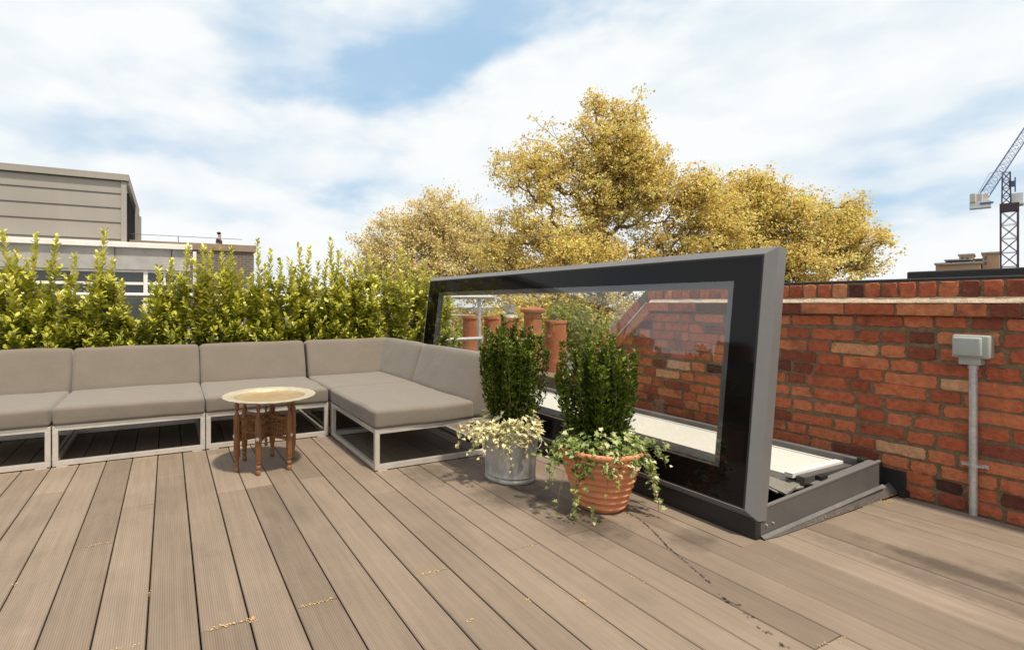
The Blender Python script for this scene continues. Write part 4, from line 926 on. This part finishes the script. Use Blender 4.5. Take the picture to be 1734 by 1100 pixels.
# ================================================================== LEFT OFFICE BUILDING
ob = thing('office_building', (-6, 16, -9.5), 'grey office block on the left with concrete band, white framed windows and metal clad penthouse', 'building')
FY = 15.0; bz0, bz1 = 1.85, 2.42; xr = on_y(322, 440, FY).x
MB().box((-14, FY + .25, -9.5), (xr - .1, FY + 8, bz1 - .05)).build('wall', M['whitepaint'], ob)
MB().box((-14, FY, bz0), (xr, FY + .24, bz1)).build('concrete_band', M['concrete'], ob, bevel=.01)
MB().box((-14.1, FY - .10, bz1 + .002), (xr + .05, FY + .8, bz1 + .14)).build('coping', M['whitepaint'], ob, bevel=.01)
for x in np.arange(-5.2, xr, 1.32): MB().box((x, FY - .012, bz0 + .01), (x + .02, FY - .002, bz1 - .01)).build('panel_joint', M['seam'], ob)
wb = .48
xs_ = [on_y(242, 500, FY).x + k * 1.62 for k in range(-8, 2)]
for a_, b_ in zip(xs_[:-1], xs_[1:]):
    if a_ > xr - .3: continue
    b_ = min(b_, xr - .12)
    wd_ = MB(); 
    for z, t_ in ((bz0 - .03, .05), (1.50, .07), (wb, .06)): wd_.bar((a_, FY + .12, z), (b_, FY + .12, z), .08, t_)
    wd_.bar((a_ + .06, FY + .12, wb), (a_ + .06, FY + .12, bz0), .10, .12, up=(0, 1, 0)); wd_.bar((a_ + (b_ - a_) * .5, FY + .12, 1.5), (a_ + (b_ - a_) * .5, FY + .12, bz0), .05, .05)
    wo_ = wd_.build('window', M['whitepaint'], ob); MB().box((a_ + .02, FY + .165, wb), (b_ - .02, FY + .20, bz0 - .02)).build('pane', M['darkglass'], wo_)
# penthouse
qy = 15.9; qx = on_y(213, 350, qy).x; qz = on_y(213, 302, qy).z; qb = bz1 + .1; dq = 5.6
MB().box((-12.2, qy, qb), (qx, qy + dq, qz)).build('penthouse', M['metalclad'], ob)
zr = [qb + (qz - qb) * t for t in (.10, .34, .55, .76)]
sm = MB()
for z in zr: sm.box((-12.2, qy - .012, z), (qx - .12, qy - .002, z + .024))
sm.box((-12.2, qy - .05, qz - .11), (qx + .03, qy - .004, qz - .085)); sm.build('cladding_seam', M['seam'], ob)
fa = MB(); fa.box((-12.3, qy - .09, qz - .08), (qx + .08, qy - .004, qz + .05)); fa.box((-12.3, qy - .09, qz + .052), (qx + .08, qy + dq + .1, qz + .09)); fa.box((qx + .004, qy - .004, qz - .18), (qx + .08, qy + dq, qz + .05)); fa.build('roof_fascia', M['metalclad'], ob)
MB().box((qx - .11, qy - .04, qb), (qx + .02, qy - .004, qz - .11)).build('corner_post', M['metalclad'], ob)
MB().box((qx + .003, qy + .5, qb + .15), (qx + .03, qy + dq - .4, qz - .30)).build('side_window', M['under'], ob)
for yy in (qy + 3.4, qy + dq - .1): MB().bar((qx + .10, yy, qb), (qx + .10, yy, qz - .2), .10, .10).build('side_post', M['metalclad'], ob)

# brown brick building beyond, with roof terrace
b2 = thing('brick_building', (1, 18, -9.5), 'low brown brick building with a pale parapet right of the grey office block', 'building')
BY = 17.0; x2 = on_y(430, 417, BY).x; zt2 = on_y(430, 417, BY).z; x1_ = -2.2
MB().box((x1_, BY, -9.5), (x2, BY + 8, zt2 - .20)).build('wall', M['coursedbrown'], b2); MB().box((x1_, BY - .06, zt2 - .198), (x2 + .06, BY + .30, zt2 + .02)).build('parapet', M['coping'], b2, bevel=.01)
MB().box((xr + .15, BY - .05, 1.0), (xr + .25, BY - .002, zt2 - .25)).build('downpipe', M['whitepaint'], b2)
for k, px in enumerate((345, 372, 400)):
    a_ = on_y(px, 520, BY); w_ = MB(); w_.box((a_.x - .2, BY - .03, -.2), (a_.x + .2, BY - .002, .75)); fo_ = w_.build('window', M['whitepaint'], b2); MB().box((a_.x - .16, BY - .045, -.15), (a_.x + .16, BY - .032, .70)).build('pane', M['darkglass'], fo_)
rl = MB(); zr_ = zt2 + .26; rl.tube([(x1_, BY + .5, zr_), (x2 - .3, BY + .5, zr_)], .009, 6)
for x in np.arange(x1_, x2 - .2, 1.25): rl.tube([(x, BY + .5, zt2 - .1), (x, BY + .5, zr_)], .012, 6)
rl.build('roof_rail', M['cranedark'], b2)
# distant pale roofs under the hedge line
wr = thing('pale_roof_building', (-1, 11, -9.5), 'pale low roof glimpsed through the lower part of the hedge', 'building')
MB().box((-7, 10.5, -9.5), (1.9, 13.5, .12)).build('wall', M['whitepaint'], wr); MB().box((-7.1, 10.4, .122), (2.0, 13.6, .20)).build('roof', M['white'], wr)

# person on the roof terrace
PX_ = on_y(371, 413, 24); pf_ = Vector((PX_.x, 24, 0)); ph_top = on_y(371, 393.5, 24).z; zf = ph_top - 1.72
pe = thing('person', (pf_.x, 24, zf), 'person in dark top with short dark hair standing on the brown brick roof', 'person')
def skin_body(name, joints, edges, m, parent, lv=2, rootj=0):
    me = bpy.data.meshes.new(name); me.from_pydata([tuple(Vector(j[0])) for j in joints], edges, []); o = bpy.data.objects.new(name, me); link(o); me.materials.append(m)
    sm_ = o.modifiers.new('skin', 'SKIN'); sm_.use_smooth_shade = True
    for i, j in enumerate(joints): me.skin_vertices[0].data[i].radius = (j[1], j[2] if len(j) > 2 else j[1]); me.skin_vertices[0].data[i].use_root = (i == rootj)
    sb_ = o.modifiers.new('sub', 'SUBSURF'); sb_.levels = lv; sb_.render_levels = lv; o.parent = parent; ORG[o.name] = ORG[parent.name].copy(); return o
J = [((0, 0, .95), .15, .11), ((0, 0, 1.15), .14, .10), ((0, 0, 1.38), .17, .11), ((0, 0, 1.47), .06), ((.01, -.01, 1.55), .065), ((.02, -.02, 1.64), .078, .09), ((-.19, 0, 1.38), .055), ((-.25, .03, 1.12), .042), ((-.18, -.18, .98), .032), ((-.12, -.24, .96), .03),
     ((.19, 0, 1.38), .055), ((.27, -.02, 1.14), .042), ((.30, -.22, 1.08), .032), ((.30, -.30, 1.08), .03), ((-.09, 0, .85), .085), ((-.1, -.01, .48), .06), ((-.1, .02, .08), .042), ((-.1, -.14, .03), .035), ((.09, 0, .85), .085), ((.1, -.01, .48), .06), ((.1, .02, .08), .042), ((.1, -.14, .03), .035)]
Eg = [(0, 1), (1, 2), (2, 3), (3, 4), (4, 5), (2, 6), (6, 7), (7, 8), (8, 9), (2, 10), (10, 11), (11, 12), (12, 13), (0, 14), (14, 15), (15, 16), (16, 17), (0, 18), (18, 19), (19, 20), (20, 21)]
skin_body('body', J, Eg, M['skin'], pe)
Js = [(a[0], *[r + .012 for r in a[1:]]) for a in J[:3]] + [((-.19, 0, 1.38), .068), ((-.235, .02, 1.2), .056), ((.19, 0, 1.38), .068), ((.25, -.01, 1.22), .056)]
skin_body('shirt', Js, [(0, 1), (1, 2), (2, 3), (3, 4), (2, 5), (5, 6)], M['cloth'], pe)
Jt = [((0, 0, .98), .155, .12), ((-.09, 0, .85), .098), ((-.1, -.01, .48), .075), ((-.1, .02, .12), .06), ((.09, 0, .85), .098), ((.1, -.01, .48), .075), ((.1, .02, .12), .06)]
skin_body('trousers', Jt, [(0, 1), (1, 2), (2, 3), (0, 4), (4, 5), (5, 6)], M['cloth'], pe)
hr = MB(); hr.rbox((-.075, -.07, 1.625), (.105, .095, 1.745), .059, 3); ho = hr.build('hair', M['hair'], None, smooth=True, weld=True); ho.parent = pe; ho.location = (0, 0, 0)

pe.rotation_euler = (0, 0, R(65))
# ================================================================== TREES
def tree(name, base, lobes, ntip, leafmat, per, lsize, label, seed, trunk_top, group, clump=.42, zmin=-8):
    rg = np.random.default_rng(seed); base = np.array(base, float); tt_ = np.array(trunk_top, float)
    nodes = [base + (tt_ - base) * t + np.array([math.sin(t * 5) * .25, math.cos(t * 4) * .2, 0]) for t in np.linspace(0, 1, 14)]; par = [-1] + list(range(13))
    sub = []
    for l in lobes:
        c, e3 = np.array(l[:3]), np.array(l[3:6])
        for _ in range(9):
            u = unit(1)[0] if False else (lambda v: v / np.linalg.norm(v))(rg.normal(size=3)); q = rg.uniform(.36, .62)
            sub.append((*(c + u * e3 * rg.uniform(.45, .86)), *(e3 * q)))
        sub.append((*c, *(e3 * .55)))
    lobes = sub
    tips = []
    W = np.array([l[3] * l[4] * l[5] for l in lobes]) ** .8; W /= W.sum()
    for _ in range(ntip):
        l = lobes[rg.choice(len(lobes), p=W)]; u = rg.normal(0, .50, 3)
        tips.append(np.array(l[:3]) + u * np.array(l[3:6]))
    tips = [t for t in tips if t[2] > zmin]
    tips.sort(key=lambda t: np.linalg.norm(t - tt_ * .6 - base * .4)); tipn = []
    arr = np.zeros((len(nodes) + len(tips) * 8, 3)); arr[:len(nodes)] = nodes; cnt = len(nodes)
    depthv = [i * .2 for i in range(14)]; depthv += [0] * (len(arr))
    dep = np.zeros(len(arr)); dep[:14] = np.arange(14) * .3
    for t in tips:
        dlt = t - arr[:cnt]; d = np.linalg.norm(dlt, axis=1); pen = np.maximum(0, -dlt[:, 2] + .1 * d) * 1.5
        k = int(np.argmin(d + pen + dep[:cnt] * .18 + (np.arange(cnt) < 4) * 3))
        n = max(2, min(6, int(d[k] / .55) + 1)); p0 = arr[k].copy(); side = rg.normal(0, .11, 3) * d[k]; prev = k
        for i in range(1, n + 1):
            s = i / n; q = p0 + (t - p0) * s + side * math.sin(math.pi * s) + np.array([0, 0, -.10 * d[k]]) * math.sin(math.pi * s) + rg.normal(0, .05, 3)
            arr[cnt] = q; par.append(prev); dep[cnt] = dep[prev] + d[k] / n; prev = cnt; cnt += 1
        tipn.append(prev)
    wgt = np.zeros(cnt)
    for t in tipn: wgt[t] += 1
    for i in range(cnt - 1, 0, -1): wgt[par[i]] += wgt[i]
    rad = .0135 * np.sqrt(np.maximum(wgt, 1)) ** .92; rad = np.clip(rad, .015, .30)
    root = thing(name, base, label, 'tree', group); br = MB(); tk = MB()
    for i in range(1, cnt):
        a, b = arr[par[i]], arr[i]; mb = tk if i < 14 else br
        n = 7 if rad[i] > .08 else 5 if rad[i] > .03 else 3
        mb.tube([a, b], [min(rad[par[i]], rad[i] * 1.35), rad[i]], n, cap=False)
    tk.build('trunk', M['bark'], root, smooth=True); br.build('branches', M['bark'], root, smooth=True)
    sel = np.array([i for i in range(14, cnt) if wgt[i] <= 5]); src = np.concatenate([np.repeat(np.array(tipn), per), rg.choice(sel, size=len(tipn) * per // 2)])
    n = len(src); cl = rg.normal(0, 1, (cnt, 3)) * 0.15
    P = arr[src] + cl[src] + rg.normal(0, 1, (n, 3)) * np.array([clump, clump, clump * .7]) * rg.random((n, 1)) ** .5
    D = unit(n); Nn = unit(n) + np.array([0, -.25, .55])
    ctone = rg.normal(0, .16, cnt)
    L = rg.uniform(.45, 1.35, n) * lsize; tone = .5 + ctone[src] * 1.2 + rg.normal(0, .20, n)
    scatter('crown', leafmat, root, SM_V, SM_F, P, D, Nn, L, L * .85, tone)
def lobe(px, py, f, rpx, rpy, deep=.8):
    c = at_depth(px, py, f); k = f / FP; return (c.x, c.y, c.z, rpx * k, rpx * k * deep, rpy * k)
def base_at(px, f): c = at_depth(px, 500, f); return (c.x, c.y, -9.5)
GRP = 'golden spring trees beyond the terrace'
F1 = 27.0
tree('plane_tree', base_at(1012, F1), [lobe(1035, 235, F1, 78, 72), lobe(1060, 195, F1, 40, 38), lobe(1010, 178, F1, 25, 24), lobe(905, 300, F1, 66, 68), lobe(1000, 330, F1, 90, 90), lobe(1110, 330, F1, 85, 75), lobe(1180, 335, F1, 60, 62), lobe(1000, 430, F1, 140, 60), lobe(1160, 430, F1, 90, 55), lobe(890, 390, F1, 66, 60), lobe(960, 560, F1, 170, 70), lobe(1230, 395, F1, 70, 60), lobe(860, 430, F1, 60, 50), lobe(1060, 300, F1, 80, 70), lobe(1215, 345, F1, 40, 36), lobe(1090, 270, F1, 60, 50)],
     3800, M['tleaf1'], 22, .125, 'tallest golden plane tree with its trunk showing, in the middle above the glass lid', 5, at_depth(1018, 215, F1), GRP, .25)
F2 = 34.0
tree('plane_tree', base_at(735, F2), [lobe(735, 395, F2, 96, 66), lobe(640, 440, F2, 58, 58), lobe(800, 400, F2, 70, 72), lobe(695, 375, F2, 55, 40), lobe(700, 480, F2, 120, 60), lobe(845, 470, F2, 80, 70), lobe(760, 570, F2, 150, 60)],
     2400, M['tleaf2'], 24, .14, 'rounded pale golden tree lowest and leftmost of the three, behind the end of the hedge', 6, at_depth(738, 370, F2), GRP, .32)
F3 = 29.0
tree('plane_tree', base_at(1330, F3), [lobe(1300, 345, F3, 72, 55), lobe(1370, 395, F3, 80, 55), lobe(1440, 415, F3, 50, 42), lobe(1435, 365, F3, 34, 30), lobe(1265, 400, F3, 75, 60), lobe(1340, 450, F3, 120, 40), lobe(1470, 452, F3, 34, 18), lobe(1310, 500, F3, 130, 40), lobe(1255, 350, F3, 60, 55)],
     2700, M['tleaf1'], 22, .125, 'spreading golden tree on the right whose branches reach out over the brick wall', 7, at_depth(1310, 330, F3), GRP, .25)
F4 = 17.0
tree('garden_tree', base_at(950, F4), [lobe(955, 560, F4, 55, 42), lobe(1010, 600, F4, 60, 50), lobe(780, 590, F4, 70, 45), lobe(860, 620, F4, 80, 40)], 330, M['tleaf3'], 46, .11, 'lower darker green tree seen through the glass beyond the chimney pots', 8, at_depth(950, 545, F4), None, .3, -5)

# ================================================================== FAR RIGHT: TOWER CRANE AND FLATS
FC = 75.0
def cpx(px, py, off=0.0):
    p = at_depth(px, py, FC); return p + Vector((S_, C_, 0)) * off
kk = FC / FP
rv = ray(1690, 512); CF = Vector((rv.x, rv.y, 0)); cph = 1 / CF.length; CF.normalize(); CR = Vector((CF.y, -CF.x, 0)); kk *= cph
cr = thing('tower_crane', at_depth(1709, 560, FC), 'blue and dark luffing tower crane with counterweight at the far right', 'crane')
def lattice(A, B, wa, wb, n, m, name, chord, web, parent, sq=True):
    A, B = Vector(A), Vector(B); ax = (B - A).normalized(); s1 = ax.cross(CF).normalized(); s2 = ax.cross(s1).normalized(); mb = MB()
    cor = ((-1, -1), (1, -1), (1, 1), (-1, 1))
    def pt(t, c): w_ = (wa + (wb - wa) * t) / 2; return A.lerp(B, t) + s1 * c[0] * w_ + s2 * c[1] * w_
    for c in cor: mb.tube([pt(0, c), pt(1, c)], chord, 5)
    for i in range(n):
        t0, t1 = i / n, (i + 1) / n
        for k in range(4):
            c, d = cor[k], cor[(k + 1) % 4]; mb.tube([pt(t0, c), pt(t1, d)], web, 4); mb.tube([pt(t0, d), pt(t1, c)], web, 4); mb.tube([pt(t1, c), pt(t1, d)], web, 4)
    return mb.build(name, m, parent)
lattice(cpx(1709, 640), cpx(1709, 357), 29 * kk, 29 * kk, 12, M['cranedark'], 'mast', .11, .035, cr)
lattice(cpx(1704, 345), cpx(1704, 292), 15 * kk, 13 * kk, 4, M['cranedark'], 'tower_head', .08, .03, cr)
lattice(cpx(1667, 330), cpx(1760, 190), 18 * kk, 15 * kk, 13, M['craneblue'], 'jib', .05, .022, cr)
rtv = CR; fwv = CF; kz = kk / cph
def obox(c, w_, d_, h_):
    return MB().bar(c - rtv * w_ / 2 + Vector((0, 0, h_ / 2)), c + rtv * w_ / 2 + Vector((0, 0, h_ / 2)), d_, h_)
obox(cpx(1709, 358), 33 * kk, 2.0, 13 * kz).build('slewing_ring', M['cranedark'], cr)
obox(cpx(1722, 347), 20 * kk, 1.4, 19 * kz).build('cab', M['cabin'], cr)
obox(cpx(1715, 349), 36 * kk, 1.8, 3 * kz).build('walkway', M['weight'], cr)
for dx_ in (-12, -1, 10): obox(cpx(1659 + dx_, 343), 9.5 * kk, 1.6, 13.5 * kz).build('counterweight', M['weight'], cr)
obox(cpx(1660, 353), 37 * kk, 1.9, 11 * kz).build('ballast_tray', M['cabin'], cr)
obox(cpx(1655, 348, -1.2), 23 * kk, .1, 3 * kz).build('dark_stripe', M['craneblue'], cr)
obox(cpx(1714, 316), 12 * kk, .8, 9 * kz).build('winch', M['craneblue'], cr)
MB().tube([cpx(1655, 330), cpx(1676, 293), cpx(1704, 290)], .03, 4).build('tie_rope', M['cranedark'], cr)
MB().tube([cpx(1719, 300), cpx(1719, 325)], .07, 5).build('rear_post', M['cranedark'], cr)
# tan flats
FF = 110.0; kf_ = FF / FP
fb_ = thing('apartment_block', at_depth(1640, 560, FF), 'tan brick block of flats with stepped roof levels below the crane', 'building')
def fbox(x0, x1, y0, y1, d, h0=0):
    A = at_depth(x0, y1, FF + h0); w_ = (x1 - x0) * kf_ * cph; c = at_depth((x0 + x1) / 2, y1, FF + h0); return obox(c, w_, d, (y1 - y0) * kf_)
fbox(1585, 1662, 449, 500, 10).build('lower_block', M['tan'], fb_); fbox(1583, 1664, 446, 449, 11.5).build('floor_slab', M['concrete'], fb_)
fbox(1602, 1645, 442.5, 446, 8).build('terrace_level', M['seam'], fb_); fbox(1600, 1648, 440.5, 442.5, 9.5).build('floor_slab', M['concrete'], fb_)
fbox(1625, 1650, 434, 440.5, 7).build('upper_block', M['tan'], fb_); fbox(1623, 1652, 431.5, 434, 8).build('roof_slab', M['concrete'], fb_)
fbox(1664, 1692, 431, 500, 7, -2).build('stair_tower', M['tan'], fb_); fbox(1662, 1693, 428.5, 431, 8, -2).build('roof_slab', M['concrete'], fb_)
fbox(1650, 1665, 439, 500, 6).build('link_block', M['coping'], fb_)
for px, y0, y1 in ((1630, 436, 439), (1638, 436, 439), (1669, 434, 440), (1669, 443, 449), (1610, 444, 445.5)):
    c = at_depth(px, y1, FF - 6.0); obox(c, 3.0 * kf_, .2, (y1 - y0) * kf_).build('window', M['darkglass'], fb_)

# ================================================================== WHAT THE GLASS REFLECTS, LEFT OF THE PICTURE
hs = thing('terrace_house', (-24, 17, -9.5), 'red brick terrace house with slate roof beyond the left edge of the photo', 'building')
MB().box((-32, 13, -9.5), (-22, 30, 2.6)).build('wall', M['coursed'], hs)
rf = MB(); rf.add([(-32.3, 12.7, 2.6), (-21.7, 12.7, 2.6), (-21.7, 30.3, 2.6), (-32.3, 30.3, 2.6), (-27, 12.7, 5.0), (-27, 30.3, 5.0)], [(0, 1, 4), (1, 2, 5, 4), (2, 3, 5), (3, 0, 4, 5), (0, 3, 2, 1)])
ro = rf.build('roof', M['slate'], hs); chm = MB(); chm.box((-27.6, 19, 3.8), (-26.4, 20.6, 6.0)); chm.box((-27.6, 26, 3.8), (-26.4, 27.6, 6.0)); chm.build('chimney', M['coursed'], ro)
for k, (x, y, zt) in enumerate(((-17, 19.5, 3.3), (-19, 14.5, 2.8))):
    tree('street_tree', (x, y, -9.5), [(x, y, zt - 1.2, 2.0, 2.0, 1.6), (x + .6, y - 1, zt - 2.4, 2.2, 2.2, 1.4)], 170, M['tleaf3'], 40, .16, ('dark green street tree beyond the left edge of the photo, nearer the office block', 'dark green street tree beyond the left edge of the photo, farther from the office block')[k], 60 + k, (x, y, zt - 1), None, .4)
